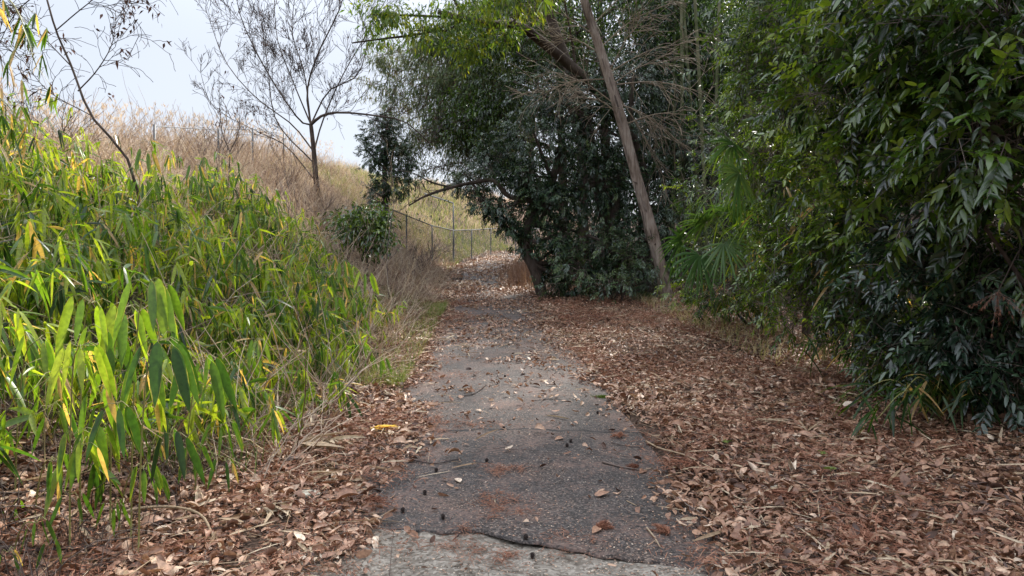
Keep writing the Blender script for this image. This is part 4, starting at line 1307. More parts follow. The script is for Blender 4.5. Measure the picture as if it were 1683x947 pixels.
gtree('deep shadowed evergreen filling the forest behind the leaning cedar', 1180, 25, [(1060, 250, 0, (2.5, 2, 3)), (1200, 330, 0, (2.5, 2, 2.6)), (1250, 150, 0, (3, 2, 3)), (1150, 60, 1, (3, 2, 3)), (1350, 250, 0, (3, 2, 4)), (980, 400, 1, (2, 2, 1.6)), (1100, 450, 0, (2.2, 1.5, 1.2)), (1300, 20, 0, (3, 2, 3)), (900, 330, 3, (2, 2, 2.2))],
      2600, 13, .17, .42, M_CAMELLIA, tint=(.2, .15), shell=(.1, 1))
gtree('tall evergreen at the back of the forest above the bend', 870, 34, [(930, 250, 0, (3, 2.5, 3.5)), (960, 120, 0, (3.5, 3, 3.5)), (1000, 300, 0, (3, 3, 4)), (900, -60, 0, (4, 3, 3)), (1120, 150, 0, (4, 3, 5))],
      1900, 12, .2, .42, M_CAMELLIA, tint=(.4, .2), shell=(.1, 1))
gtree('broad evergreen at the right of the forest behind the near shrubs', 1500, 18, [(1350, 100, 0, (2.5, 2, 3)), (1500, 200, 0, (2.5, 2, 3)), (1650, 100, 0, (2.5, 2, 3)), (1450, -50, 0, (3, 2, 3)), (1500, 420, 0, (3, 2, 2)), (1700, 350, 0, (2.5, 2, 3)), (1250, 350, 0, (1.6, 1.5, 2))],
      2000, 13, .14, .42, M_CAMELLIA, tint=(.3, .2), shell=(.2, 1))

gtree('tall evergreen added above the view to shade the near shrubs on the right', 1790, 9, [(1500, -330, 0, (3, 2.5, 1.6)), (1300, -420, 2, (3, 2.5, 1.5)), (1900, -350, -1, (3, 2.5, 2)), (1450, -700, -2, (3, 2.5, 1.6)), (1200, -330, 4.5, (2.6, 2.5, 1.6)), (1750, -200, 3, (2.5, 2.5, 2.5))],
      2200, 12, .17, .42, M_CAMELLIA, tint=(.3, .2), shell=(.1, 1))  # unseen tree, its high crown added to shade the right shrubs and litter
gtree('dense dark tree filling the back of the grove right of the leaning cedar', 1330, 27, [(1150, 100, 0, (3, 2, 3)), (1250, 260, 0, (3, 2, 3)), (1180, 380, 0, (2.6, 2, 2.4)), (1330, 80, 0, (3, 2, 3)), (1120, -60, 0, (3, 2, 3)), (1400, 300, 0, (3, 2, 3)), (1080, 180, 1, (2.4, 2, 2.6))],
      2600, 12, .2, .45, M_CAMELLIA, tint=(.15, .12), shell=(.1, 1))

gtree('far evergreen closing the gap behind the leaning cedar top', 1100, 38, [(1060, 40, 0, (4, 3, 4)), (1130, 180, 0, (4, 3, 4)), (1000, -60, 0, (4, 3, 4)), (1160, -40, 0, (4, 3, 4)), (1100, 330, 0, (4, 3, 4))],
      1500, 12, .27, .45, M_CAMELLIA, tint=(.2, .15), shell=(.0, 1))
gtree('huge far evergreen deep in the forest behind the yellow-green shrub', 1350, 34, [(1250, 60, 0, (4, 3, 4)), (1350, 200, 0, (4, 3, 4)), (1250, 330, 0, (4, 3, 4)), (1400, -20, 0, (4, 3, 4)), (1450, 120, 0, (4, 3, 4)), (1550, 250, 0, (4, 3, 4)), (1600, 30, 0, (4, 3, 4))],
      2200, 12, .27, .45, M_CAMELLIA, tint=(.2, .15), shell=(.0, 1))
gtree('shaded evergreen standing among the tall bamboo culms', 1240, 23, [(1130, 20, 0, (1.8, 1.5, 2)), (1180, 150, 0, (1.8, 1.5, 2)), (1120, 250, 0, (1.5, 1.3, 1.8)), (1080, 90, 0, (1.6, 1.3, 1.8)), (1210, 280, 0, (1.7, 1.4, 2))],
      1700, 12, .13, .42, M_CAMELLIA, tint=(.2, .15), shell=(.1, 1))

# yellow-green tree whose boughs come into the top centre
gb = gp(3.9, 20.5)
blob = [(at(640, 25, 15.5), (.9, .8, .45)), (at(700, 50, 15.5), (1.0, .8, .5)), (at(760, 30, 15.6), (1.0, .9, .5)), (at(770, 80, 15.5), (.55, .6, .3)), (at(620, 65, 15.3), (.35, .5, .18)), (at(700, -60, 16), (1.8, 1.5, .8)), (at(840, -20, 16), (1.5, 1.2, .8)), (at(830, 60, 16.3), (.7, .7, .5)), (at(900, -120, 17), (2.4, 2, 1.2))]
leafy_tree('bright_leaved_tree', 'tree with sunny yellow-green leaves reaching into the top centre', 'tree', gb,
           [gb + [0, 0, -.3], gb + [-.5, -.8, 4], at(880, 60, 18), at(800, 40, 16.5), at(720, 20, 15.8)], .2, .05, blob, M_BROAD, 850, 13, .13, .32, tint=(.55, .28), clump=.13, shell=(.1, 1), down=.6, frac=.3)

# ------------------------------------------------------------------ leaning cedar
base = ground_at(1097, 492); DC = base[1]
Cc = lambda px, py, q=0: at(px, py, DC + q)
t = thing('cedar_tree', 'tall leaning cedar with bare brown trunk standing at the right of the path', 'tree', base)
mb = MB()
pts = [base + [.04, 0, -.3], Cc(1094, 480), Cc(1076, 400), Cc(1050, 305), Cc(1022, 200), Cc(992, 100), Cc(960, 0), Cc(935, -100, -.2), Cc(905, -260, -.4), Cc(885, -420, -.5)]
P = spline(pts, 60); u = np.linspace(0, 1, 60)
Rd = np.interp(u, [0, .03, .1, .5, 1], [.26, .2, .172, .135, .05]) * (1 + .025 * np.sin(u * 60) + rng.normal(0, .012, 60)) * (DC / 16.) * .8
S = 26
T = unit(np.gradient(P, axis=0)); Aa = unit(np.cross(T, np.array([0, 1., 0]))); Bb = np.cross(T, Aa)
an = np.arange(S) * 2 * math.pi / S
ridg = 1 + .045 * np.sin(an * 7 + 3 * vnoise(u * 6, u * 0, 3)[:, None]) + .12 * (vnoise(an[None, :] * 3 + 0 * u[:, None], u[:, None] * 14, 8) - .5)
Vv = P[:, None, :] + (Rd[:, None] * ridg)[:, :, None] * (Aa[:, None, :] * np.cos(an)[:, None] + Bb[:, None, :] * np.sin(an)[:, None])
idx = np.arange(60 * S).reshape(60, S); a_ = idx[:-1]; b_ = np.roll(a_, -1, 1); c_ = idx[1:]; d_ = np.roll(c_, -1, 1)
mb.add(Vv, quads=np.stack([a_, b_, d_, c_], -1).reshape(-1, 4)); mb.build('trunk', M_BARK_CEDAR, t, smooth_shade=True)
mb = MB()
fl = []
n = 90
for k in range(n):
    i = rng.integers(3, 40); a = rng.uniform(0, 6.28); j = int(a / (2 * math.pi) * S) % S
    p = Vv[i, j]; out_ = unit(p - P[i])
    fl.append((p + out_ * .002, -T[i] + out_ * rng.uniform(.05, .2)))
fl_b = np.array([f[0] for f in fl]); fl_d = np.array([f[1] for f in fl])
leaves(mb, fl_b, fl_d, rng.uniform(.15, .5, n), rng.uniform(.02, .05, n), rng.uniform(.2, .9, n), droop=0, fold=.1, tmpl=T_MID, up=unit(fl_b - np.array([P[np.argmin(np.linalg.norm(P - f, axis=1))] for f in fl_b])))
for k in range(11):
    i = rng.integers(6, 38); a = rng.uniform(0, 6.28); o_ = Aa[i] * math.cos(a) + Bb[i] * math.sin(a)
    tube1(mb, [P[i] + o_ * Rd[i] * .8, P[i] + o_ * (Rd[i] + .05), P[i] + o_ * (Rd[i] + rng.uniform(.07, .22)) + [0, 0, .03]], .022, .008, 6, 6)
mb.build('bark', M_TWIG, t)
# dead twiggy branches
R_ = np.random.default_rng(15)
for k, (x0, y0, x1, y1, th) in enumerate([(985, 80, 1090, 10, 1), (1000, 120, 1130, 70, 1), (1005, 140, 1150, 150, 1), (1015, 170, 1110, 230, 1), (990, 90, 900, 60, 1), (1000, 130, 880, 160, 1), (1015, 175, 910, 120, 1), (975, 40, 1080, -40, 1), (1025, 205, 1140, 190, 1), (1000, 120, 1060, 30, 1), (980, 60, 870, 10, 1), (1020, 190, 950, 160, 1), (1010, 150, 1090, 290, 1), (1005, 140, 1100, 100, 1)]):
    mb = MB(); out = []
    s = Cc(x0, y0); e = Cc(x1, y1, R_.uniform(-1.0, .6))
    Q = tube1(mb, [s, (s + e) / 2 + [0, 0, .15], e], .016, .005, 10, 5)
    for i in range(2, 10):
        for _ in range(2):
            grow(out, Q[i], unit(e - s) * .9 + R_.normal(0, .45, 3) + [0, 0, -.15], .75, .006, 1, 2, R_, kids=(2, 3), ang=.45, wig=.12, up=-.05, ratio=.6)
    put(mb, out, minr=.004)
    mb.build('dead_branch', M_PALETWIG, t)
mb = MB(); pos, Cx = crown(mb, [(Cc(900, -300), (2.2, 2.2, 1.6)), (Cc(880, -430), (1.6, 1.6, 1.6))], 500, 16, .25, .16, clump=.3, tint=(.4, .2)); mb.build('crown', M_CONIF, t)

# second, darker leaning trunk further back
D3 = DC + 3
pts = [gp(at(1010, 480, D3)[0], D3, -.3), at(1000, 400, D3), at(975, 260, D3), at(945, 140, D3), at(915, 60, D3), at(885, -40, D3), at(850, -200, D3)]
t = thing('cedar_tree', 'darker thinner leaning trunk behind the tall leaning cedar', 'tree', pts[0] + [0, 0, .3])
mb = MB(); tube1(mb, pts, .2, .12, 30, 12, .02); mb.build('trunk', M_BARK_DARK, t, smooth_shade=True)
mb = MB(); out = []
for k in range(12):
    q = at(945 + rng.uniform(-25, 10), rng.uniform(0, 180), D3)
    grow(out, q, R_.normal(0, 1, 3) + [.3, -.2, .1], 1.1, .009, 1, 3, R_, kids=(2, 3), wig=.13, up=-.03)
put(mb, out, minr=.004); mb.build('dead_branch', M_TWIG, t)

# ------------------------------------------------------------------ tall bamboo behind
proto = None
mbc = MB(); H = 15.
n = 34
zz = []; rr_ = []
for k in range(n):
    z = H * k / n; r = .055 * (1 - .7 * k / n)
    zz += [z, z + .02, z + .04]; rr_ += [r, r * 1.12, r]
zz = np.array(zz); Pp = np.stack([.35 * (zz / H) ** 2, 0 * zz, zz], 1)
tubes(mbc, Pp, np.array(rr_), 8)
me_c = None
R_ = np.random.default_rng(44)
flb = MB()
for k in range(170):
    z = R_.uniform(3.5, H); c = np.array([.35 * (z / H) ** 2, 0, z]) + R_.normal(0, .55, 3) * [1, 1, .3]
    m = 6
    leaves(flb, np.tile(c, (m, 1)) + R_.normal(0, .08, (m, 3)), R_.normal(0, .7, (m, 3)) + [0, 0, -.6], R_.uniform(.1, .2, m), .02, R_.uniform(.05, .6, m), droop=.3)
CU = []
for px in np.linspace(1105, 1330, 24):
    CU.append((px + R_.uniform(-6, 6), R_.uniform(16.5, 24)))
for i, (px, d) in enumerate(CU):
    p = at(px, 400, d); g = gp(p[0], d)
    t = thing('bamboo_culm', 'tall straight bamboo culm in the dark grove behind the leaning cedar', 'bamboo', g, 'tall bamboo culms in the forest')
    if me_c is None:
        o1 = mbc.build('culm', M_CULM, None, origin=(0, 0, 0)); o2 = flb.build('foliage', M_SHRUB, None, origin=(0, 0, 0))
        me_c, me_f = o1.data, o2.data
    else:
        o1 = o1.copy(); o2 = o2.copy(); COL.objects.link(o1); COL.objects.link(o2)
    o1.parent = t; o2.parent = t; o1.location = (0, 0, 0); o2.location = (0, 0, 0)
    t.rotation_euler = (R_.normal(0, .03), R_.normal(0, .04), R_.uniform(0, 6.28))

# ------------------------------------------------------------------ near shrubs of the right wall
def wall_shrub(name, lab, bx, by, blobs, n, per, L, W, mat, tm=T_SMALL, tint=(.45, .22), clump=.14, cat='shrub', stems=5, down=.5, **kw):
    b = gp(bx, by)
    t = thing(name, lab, cat, b, 'shrubs of the right forest edge')
    mb = MB()
    for k in range(stems):
        c = np.array(blobs[k % len(blobs)][0]); s = b + rng.normal(0, .12, 3) * [1, 1, 0]
        tube1(mb, [s + [0, 0, -.1], s + (c - s) * .4 + rng.normal(0, .12, 3), c + rng.normal(0, .2, 3)], .028, .01, 12, 6, .05)
    mb.build('stems', M_BARK_DARK, t, smooth_shade=True)
    mb = MB(); tw = MB(); kw.setdefault('spray', L * 2.3); kw.setdefault('hollow', .4)
    pos, C = crown(mb, blobs, n, per, L, W, tm, clump, tint=(tint[0], tint[1] + .06), down=down * .45, twmb=tw, **kw); mb.build('foliage', mat, t)
    mb = tw; twigs_to(mb, pos, C, .25, .005); mb.build('twigs', M_TWIG, t)
    return t


def bl(*a): return [(at(x, y, d), s) for x, y, d, s in a]


wall_shrub('broadleaf_shrub', 'large glossy broadleaf shrub overhanging the litter at the right edge', 4.6, 5.2,
           bl((1640, 60, 5.2, (.8, .8, .6)), (1560, 130, 5.8, (.8, .8, .7)), (1650, 230, 5.2, (.7, .8, .7)), (1560, 300, 5.9, (.7, .8, .8)), (1690, 380, 5.4, (.7, .8, .7)), (1600, -40, 5.6, (1.2, 1, .6))), 1500, 10, .125, .42, M_SHRUB, T_MID, clump=.17, tint=(.4, .22), shell=(.3, 1))
wall_shrub('broadleaf_shrub', 'shadowed dark leaved shrub low at the right edge above the litter', 4.9, 5.9,
           bl((1640, 480, 5.9, (.7, .7, .7)), (1580, 560, 6.0, (.6, .7, .55)), (1690, 600, 5.6, (.5, .6, .5)), (1520, 470, 6.6, (.7, .7, .7)), (1620, 400, 6.3, (.8, .7, .6))), 1000, 9, .11, .4, M_CAMELLIA, T_MID, clump=.17, tint=(.25, .2), shell=(.3, 1))
wall_shrub('broadleaf_shrub', 'tall shrub with bright hanging oval leaves left of the right edge shrub', 4.3, 7.2,
           bl((1440, 60, 7.0, (.9, .9, .7)), (1380, 150, 7.2, (.8, .9, .7)), (1470, 220, 7.1, (.9, .9, .8)), (1390, 290, 7.6, (.8, .9, .8)), (1450, 370, 7.3, (.8, .9, .7)), (1500, -30, 7, (1.3, 1, .7)), (1520, 130, 6.9, (.8, .8, .8))), 2100, 9, .11, .4, M_SHRUB, T_MID, clump=.16, tint=(.58, .24), down=.7, shell=(.3, 1))
wall_shrub('broadleaf_shrub', 'yellow-green shrub bulging towards the path above the palm', 4.4, 9.3,
           bl((1300, 50, 9, (.9, .9, .9)), (1250, 130, 9.2, (.8, .9, .8)), (1320, 190, 9.1, (.9, .9, .9)), (1260, 260, 9.5, (.7, .9, .7)), (1320, 320, 9.3, (.9, .9, .8)), (1340, -50, 9, (1.3, 1.1, .9))), 2500, 9, .095, .4, M_SHRUB, clump=.16, tint=(.62, .22), down=.7, shell=(.3, 1))
wall_shrub('broadleaf_shrub', 'dense leafy shrub at the middle of the right forest edge touching the ground', 4.2, 8.3,
           bl((1390, 440, 8.1, (.9, .8, .7)), (1330, 500, 8.3, (.7, .7, .55)), (1420, 540, 7.6, (.7, .7, .5)), (1300, 420, 9, (.8, .8, .6)), (1480, 480, 7.2, (.7, .7, .7)), (1500, 590, 6.7, (.6, .6, .4))), 2200, 9, .09, .4, M_SHRUB, clump=.15, tint=(.45, .22), shell=(.3, 1))
wall_shrub('broadleaf_shrub', 'small leaved olive shrub beside the palm near the leaning cedar foot', 4.1, 11.8,
           bl((1180, 320, 12, (.7, .8, .6)), (1230, 400, 11.8, (.9, .8, .8)), (1200, 470, 11.5, (.7, .7, .5)), (1270, 480, 10.6, (.8, .7, .5)), (1150, 430, 12.8, (.5, .6, .6)), (1160, 490, 12.4, (.6, .6, .35)), (1120, 470, 14, (.5, .6, .4)), (1210, 230, 12.5, (.9, .9, .9))), 1900, 9, .085, .4, M_SHRUB, clump=.15, tint=(.5, .22), shell=(.3, 1))
wall_shrub('broadleaf_shrub', 'low blue-green bush spreading at the foot of the dark evergreens', 2.6, 17,
           bl((960, 450, 17, (.8, .7, .5)), (920, 470, 17.4, (.5, .6, .3)), (1010, 470, 16.5, (.7, .6, .4)), (1040, 430, 17, (.7, .7, .6)), (1075, 470, 17.4, (.7, .7, .5)), (990, 410, 17.6, (.9, .7, .7)), (935, 430, 17.8, (.6, .6, .6))), 1500, 12, .11, .34, M_CAMELLIA, clump=.15, tint=(.7, .2), shell=(.3, 1))


# bamboo-leaved plants of the right wall
def spray_plant(lab, bx, by, tips, n, L, W, mat=M_SASA, tc=.2, dead=.1, name='bamboo_plant'):
    b = gp(bx, by); t = thing(name, lab, 'bamboo', b, 'bamboo plants of the right forest edge')
    can = MB(); fol = MB()
    for (px, py, d) in tips:
        e = at(px, py, d)
        mid = b + (e - b) * .55 + [0, 0, .25]
        Q = tube1(can, [b + rng.normal(0, .05, 3) * [1, 1, 0], mid, e], .007, .003, 12, 5)
        for i in (5, 7, 9, 11):
            m = n; a = rng.uniform(0, 6.28, m)
            dd = np.stack([np.cos(a) * .8 - .3, np.sin(a) * .7 - .2, rng.normal(-.5, .35, m)], 1)
            Lv = rng.uniform(.6, 1.2, m) * L
            leaves(fol, Q[i] + rng.normal(0, .05, (m, 3)), dd, Lv, Lv * W, np.where(rng.random(m) < dead, .97, np.clip(rng.normal(tc, .15, m), 0, .8)), droop=.45, fold=.35, tmpl=T_LONG)
    can.build('stem', M_CANE, t); fol.build('foliage', mat, t)


spray_plant('low bamboo plant arching over the litter under the right edge shrubs', 3.75, 6.0, [(1480, 650, 5.7), (1540, 640, 5.8), (1600, 650, 5.6), (1440, 690, 5.6), (1400, 655, 6.1)], 5, .3, .09, tc=.12)
spray_plant('bamboo plant with long pale arching leaves below the yellow-green shrub', 3.9, 8.6, [(1340, 250, 8.6), (1370, 330, 8.4), (1290, 300, 8.8), (1420, 260, 8.2), (1400, 400, 8)], 8, .38, .07, tc=.3, dead=.2)
spray_plant('bamboo plant with narrow leaves beside the foot of the leaning cedar', 3.7, 12, [(1180, 490, 12), (1210, 440, 12), (1250, 500, 11.5), (1150, 470, 12.4), (1280, 530, 10.5)], 8, .34, .07, tc=.35, dead=.2)
spray_plant('bamboo plant with drooping leaves in front of the dense middle shrub', 3.8, 7.6, [(1330, 560, 7.7), (1400, 580, 7.2), (1380, 500, 7.6), (1450, 600, 6.8)], 6, .28, .08, tc=.15, dead=.15)
spray_plant('leafy bamboo plant high in the right wall under the top edge', 4.3, 8.0, [(1240, 100, 9), (1300, 150, 8.5), (1420, 100, 7.6), (1500, 150, 7)], 7, .24, .09, tc=.4, dead=.08)


spray_plant('bamboo plant with long blades hanging out of the middle of the right wall', 4.2, 7.4, [(1300, 400, 8.0), (1350, 450, 7.6), (1430, 330, 7.3), (1480, 420, 6.9), (1390, 370, 7.5), (1530, 380, 6.5)], 7, .3, .085, tc=.3, dead=.12)
spray_plant('bamboo plant with pale drooping straps just right of the leaning cedar', 3.9, 10.6, [(1180, 260, 10), (1215, 300, 9.8), (1240, 350, 9.6), (1160, 330, 10.4), (1270, 420, 9.2)], 8, .42, .06, tc=.5, dead=.12)

# windmill palms
def palm(lab, bx, by, fronds, L=.56):
    b = gp(bx, by); t = thing('fan_palm', lab, 'palm', b, 'fan palms at the forest edge')
    mb = MB(); tube1(mb, [b + [0, 0, -.1], b + [0, 0, .25], b + [0, 0, .5]], .06, .05, 8, 8, .1); mb.build('trunk', M_BARK_DARK, t)
    for (px, py, d, aim, tl) in fronds:
        c = at(px, py, d)
        mb = MB(); tube1(mb, [b + [0, 0, .45], (b + [0, 0, .5] + c) / 2 + [0, 0, .2], c], .012, .007, 12, 6); st = mb.build('petiole', M_CANE, t)
        mb = MB(); n = 22
        a = np.linspace(-1.9, 1.9, n) + rng.normal(0, .04, n)
        f = unit(np.array([math.cos(aim), -.55, math.sin(aim)])); s = unit(np.cross(f, [0.1, 1., .4]))
        dd = f * np.cos(a)[:, None] + s * np.sin(a)[:, None] + rng.normal(0, .05, (n, 3))
        LL = L * (1 - .2 * np.abs(a) / 1.9) * rng.uniform(.85, 1.1, n)
        leaves(mb, np.tile(c, (n, 1)), dd, LL, .034, np.clip(rng.normal(tl, .12, n), 0, 1), droop=rng.uniform(.25, .55, n), fold=.5, tmpl=T_LONG, up=unit(np.cross(s, f) + rng.normal(0, .15, (n, 3))))
        mb.build('frond', M_PALM, t)


palm('green fan palm with spread leaf fingers between the cedar foot and the shrubs', 4.0, 11.2, [(1160, 365, 10.6, 2.6, .6), (1120, 395, 10.8, 3.5, .35), (1190, 400, 10.3, 5.0, .6), (1200, 350, 10.6, .8, .5), (1150, 420, 10.4, 4.4, .3)])
palm('fan palm leaf hanging high beside the yellow-green shrub', 4.3, 10.2, [(1205, 235, 9.3, 4.2, .6), (1215, 285, 9.0, 4.0, .7)], .5)

# dark near leaf sprig hanging at the top centre
t = thing('leaf_sprig', 'single sprig of bright green leaves hanging from the top edge', 'leaves', at(895, -10, 6.5))
mb = MB(); s = at(905, -160, 6.8); e = at(893, 2, 6.5); tube1(mb, [s, (s + e) / 2 + [.05, 0, 0], e], .005, .002, 8, 5); mb.build('stem', M_TWIG, t)
mb = MB(); leaves(mb, np.tile(e, (6, 1)), [(.1, 0, -1), (-.5, 0, -.7), (.6, .1, -.5), (.2, .3, -.7), (-.2, -.2, -.6), (.8, 0, -.1)], .11, .04, [.3, .6, .7, .5, .8, .6], tmpl=T_MID); mb.build('foliage', M_BROAD, t)

# ------------------------------------------------------------------ things lying on the ground
def lie(px, py):
    d = 1725 / (py - 430)
    for _ in range(20):
        p = at(px, py, d); dz = float(zsurf(np.array(p[0]), np.array(p[1]))) - p[2]
        if dz < 0: d += .02 * min(1, -dz * 30)
        elif dz > 0: d -= .02 * min(1, dz * 30)
    p[2] = float(zsurf(np.array(p[0]), np.array(p[1]))) + float(pile(np.array(p[0]), np.array(p[1])))
    return p


def stick(name, lab, pix, r0, r1, mat=M_TWIG, cat='twig', arch=.0, forks=0, group='fallen twigs', lift=.0):
    P = [lie(*q) for q in pix]
    n = len(P)
    for i in range(n): P[i] = P[i] + [0, 0, r0 + .004 + lift + arch * math.sin(math.pi * i / (n - 1))]
    t = None
    mb = MB(); Q = tube1(mb, P, r0, r1, 16, 7, .05, rng.uniform(.2, .8))
    for k in range(forks):
        i = rng.integers(4, 13); dd = unit(Q[i + 1] - Q[i]); sd = np.array([-dd[1], dd[0], 0]) * rng.choice([-1, 1])
        e = Q[i] + (dd + sd * .8) * .08 * rng.uniform(.6, 1.8); e[2] = Q[i][2]
        tube1(mb, [Q[i], (Q[i] + e) / 2 + [0, 0, .005], e], r1 * .8, r1 * .4, 6, 4)
    o = mb.build(name, mat, origin=P[0], smooth_shade=True)
    return tag(o, lab, cat, group)


stick('fallen_branch', 'thick dark fallen branch lying in the lower left corner', [(-20, 915), (60, 920), (130, 915), (205, 913)], .014, .009, M_DARKTWIG, 'branch', forks=2)
stick('fallen_branch', 'pale curved dead stalk arching over the leaves at lower left', [(150, 880), (210, 862), (280, 862), (330, 875), (352, 900)], .009, .007, M_STRAW, 'branch', .06)
stick('fallen_branch', 'long pale bent stick among the litter right of the path', [(1062, 728), (1085, 745), (1130, 765), (1190, 788)], .007, .005, M_STRAW, 'branch', .03, 1)
stick('fallen_branch', 'thick brown stick half buried in the litter on the right', [(1268, 720), (1300, 730), (1345, 748)], .008, .006, M_TWIG, 'branch', .01)
TW = [([(672, 758), (715, 764), (755, 757)], 'dark straight twig on the asphalt beside the left leaf edge', M_DARKTWIG, .005),
      ([(745, 890), (757, 878), (765, 868)], 'short dark twig near the front of the asphalt', M_DARKTWIG, .004),
      ([(752, 660), (780, 655), (800, 643)], 'thin curved twig crossing the middle of the path', M_DARKTWIG, .005),
      ([(990, 762), (1020, 770), (1058, 776)], 'brown bark strip at the right asphalt edge', M_TWIG, .008),
      ([(892, 824), (905, 827), (918, 829)], 'tiny twig alone on the open asphalt', M_TWIG, .003),
      ([(1005, 730), (1030, 735), (1060, 738)], 'forked thin twig below the dry needle tuft', M_TWIG, .004),
      ([(1063, 870), (1075, 885), (1085, 902)], 'pale peeled stick at the right front asphalt edge', M_STRAW, .005),
      ([(640, 948), (645, 890), (650, 845), (630, 812)], 'long thin pale stem standing over the concrete edge', M_TWIG, .002),
      ([(875, 665), (905, 662), (935, 664)], 'thin twig across the right half of the path', M_DARKTWIG, .003),
      ([(1030, 825), (1040, 830), (1046, 833)], 'small pale splinter near the right path edge', M_STRAW, .003),
      ([(1190, 850), (1230, 835), (1270, 855)], 'twig lying on the litter at lower right', M_TWIG, .004),
      ([(1350, 930), (1400, 900), (1450, 905)], 'bent twig at the bottom of the right litter', M_TWIG, .005),
      ([(560, 640), (600, 630), (650, 640)], 'thin twig in the red litter left of the path', M_TWIG, .004),
      ([(720, 545), (790, 552), (840, 560)], 'long pale grass stalk lying across the path', M_STRAW, .005)]
for pix, lab, m, r in TW:
    stick('twig', lab, pix, r, r * .6, m, forks=1 if 'forked' in lab or 'bark' not in lab and r > .0035 else 0)

# seed cones
CP = [(702, 742, 'on the left of the crack'), (717, 776, 'beside the dark straight twig'), (698, 813, 'near the left asphalt edge'), (662, 842, 'nearest the concrete on the left'), (728, 853, 'right of the nearest left cone'), (828, 707, 'on the crack at the middle'), (932, 735, 'under the brown curled leaf'), (938, 728, 'beside the curled leaf on the right half'), (864, 896, 'at the front edge of the asphalt'), (830, 632, 'far up the middle of the path'), (982, 682, 'right of the middle beyond the crack'), (875, 917, 'on the concrete lip'), (706, 700, 'among the rusty needles'), (800, 760, 'between crack and orange needle patch')]
for px, py, where in CP:
    p = lie(px, py)
    mb = MB(); r = .013
    n = 46
    k = np.arange(n); ph = np.arccos(1 - 2 * (k + .5) / n); th = k * 2.399
    d = np.stack([np.cos(th) * np.sin(ph), np.sin(th) * np.sin(ph), np.cos(ph)], 1)
    # core
    cs = 8
    rings = [(r * .8 * math.sin(a), r * 1.0 * math.cos(a)) for a in np.linspace(.15, math.pi - .15, 7)]
    tubes(mb, np.array([[0, 0, z] for _, z in rings]) + p + [0, 0, r], np.array([q for q, _ in rings]), cs, .2)
    leaves(mb, p + [0, 0, r] + d * r * .75, d + [0, 0, .5], r * .65, r * .6, rng.uniform(0, .4, n), droop=0, fold=.2, up=d)
    tag(mb.build('seed_cone', M_DARKTWIG, origin=p), 'small dark seed cone ' + where, 'seed cone', 'seed cones on the path')

# cedar sprays
def cedar_spray(px, py, size, ang, lab, erect=.25, tint=.5):
    p = lie(px, py) + [0, 0, .012]
    mb = MB(); stm = MB()
    d0 = np.array([math.cos(ang), math.sin(ang), erect * .4])
    n = 15
    for k in range(n):
        a = rng.normal(0, .55); L = size * rng.uniform(.5, 1.0)
        d = unit(np.array([math.cos(ang + a), math.sin(ang + a) * .8, erect * rng.uniform(.1, 1.2)]))
        Q = p + d * np.linspace(0, 1, 8)[:, None] * L; Q[:, 2] -= erect * .7 * L * np.linspace(0, 1, 8) ** 2
        Q[:, 2] = np.maximum(Q[:, 2], zsurf(Q[:, 0], Q[:, 1]) + .008)
        tubes(stm, Q, np.linspace(.003, .0012, 8), 4)
        m = 60
        f = rng.random(m); i = np.minimum((f * 7).astype(int), 6)
        c = Q[i] + (Q[i + 1] - Q[i]) * (f * 7 - i)[:, None]
        leaves(mb, c, d + rng.normal(0, .45, (m, 3)), rng.uniform(.01, .028, m) * (1 + size), .0026, np.clip(rng.normal(tint, .25, m), 0, 1), droop=.1)
    t = thing('cedar_spray', lab, 'cedar spray', p, 'dead cedar sprays on the litter')
    stm.build('stem', M_NEEDLE, t); mb.build('needles', M_NEEDLE, t)


for a in [(1150, 775, .28, 2.9, 'large rusty cedar spray at the right asphalt edge', .35, .55), (1018, 722, .12, 1.6, 'upright tuft of rusty needles standing on the asphalt', 1.2, .7),
          (1440, 905, .3, 1.8, 'big orange-brown cedar spray at the bottom right', .6, .8), (600, 835, .15, .3, 'rusty cedar spray beside the flat stone', .3, .4),
          (1240, 650, .3, .4, 'dark cedar spray below the right verge grass', .3, .2), (1490, 800, .32, 3.3, 'flattened cedar spray in front of the low bamboo', .3, .4),
          (1330, 690, .3, 1.2, 'cedar spray half under leaves at the middle of the right litter', .3, .5), (1140, 560, .35, .6, 'cedar spray near the right verge in the distance', .3, .35),
          (590, 660, .25, 2.4, 'red cedar spray on the left litter near the bank foot', .3, .45), (1050, 770, .1, 3.2, 'curled brown spray on the asphalt edge with a bark strip', .5, .3),
          (1100, 880, .12, 2, 'pale rusty spray at the right front asphalt edge', .6, .6), (1250, 820, .3, 5.4, 'rusty spray in the right foreground leaves', .3, .4),
          (560, 710, .2, .1, 'small red spray beside the straw heap', .3, .5), (1600, 760, .3, 1.0, 'dark spray under the right edge bushes', .4, .3),
          (980, 868, .09, 0, 'small curled cedar piece near the front of the asphalt', .5, .5), (600, 770, .2, 1.2, 'dark cedar spray among the left foreground leaves', .3, .3)]:
    cedar_spray(*a)
# the withered spray hanging in the right bushes
p = at(1640, 480, 5.3)
t = thing('hanging_spray', 'withered reddish branch hanging in the dark bushes at the right edge', 'dead branch', p)
mb = MB(); st = MB()
for k in range(14):
    d = unit(np.array([rng.normal(0, .5), rng.normal(0, .4), -.6])); Q = p + d * np.linspace(0, 1, 7)[:, None] * rng.uniform(.15, .35)
    tubes(st, Q, np.linspace(.003, .001, 7), 4); m = 40; f = rng.integers(0, 7, m)
    leaves(mb, Q[f], d + rng.normal(0, .4, (m, 3)), .03, .003, rng.uniform(.3, .9, m))
Q = p + np.array([[.5, .3, .5], [.25, .15, .3], [0, 0, 0]]); tubes(st, Q, np.array([.006, .005, .003]), 5)
st.build('stem', M_TWIG, t); mb.build('needles', M_NEEDLE, t)

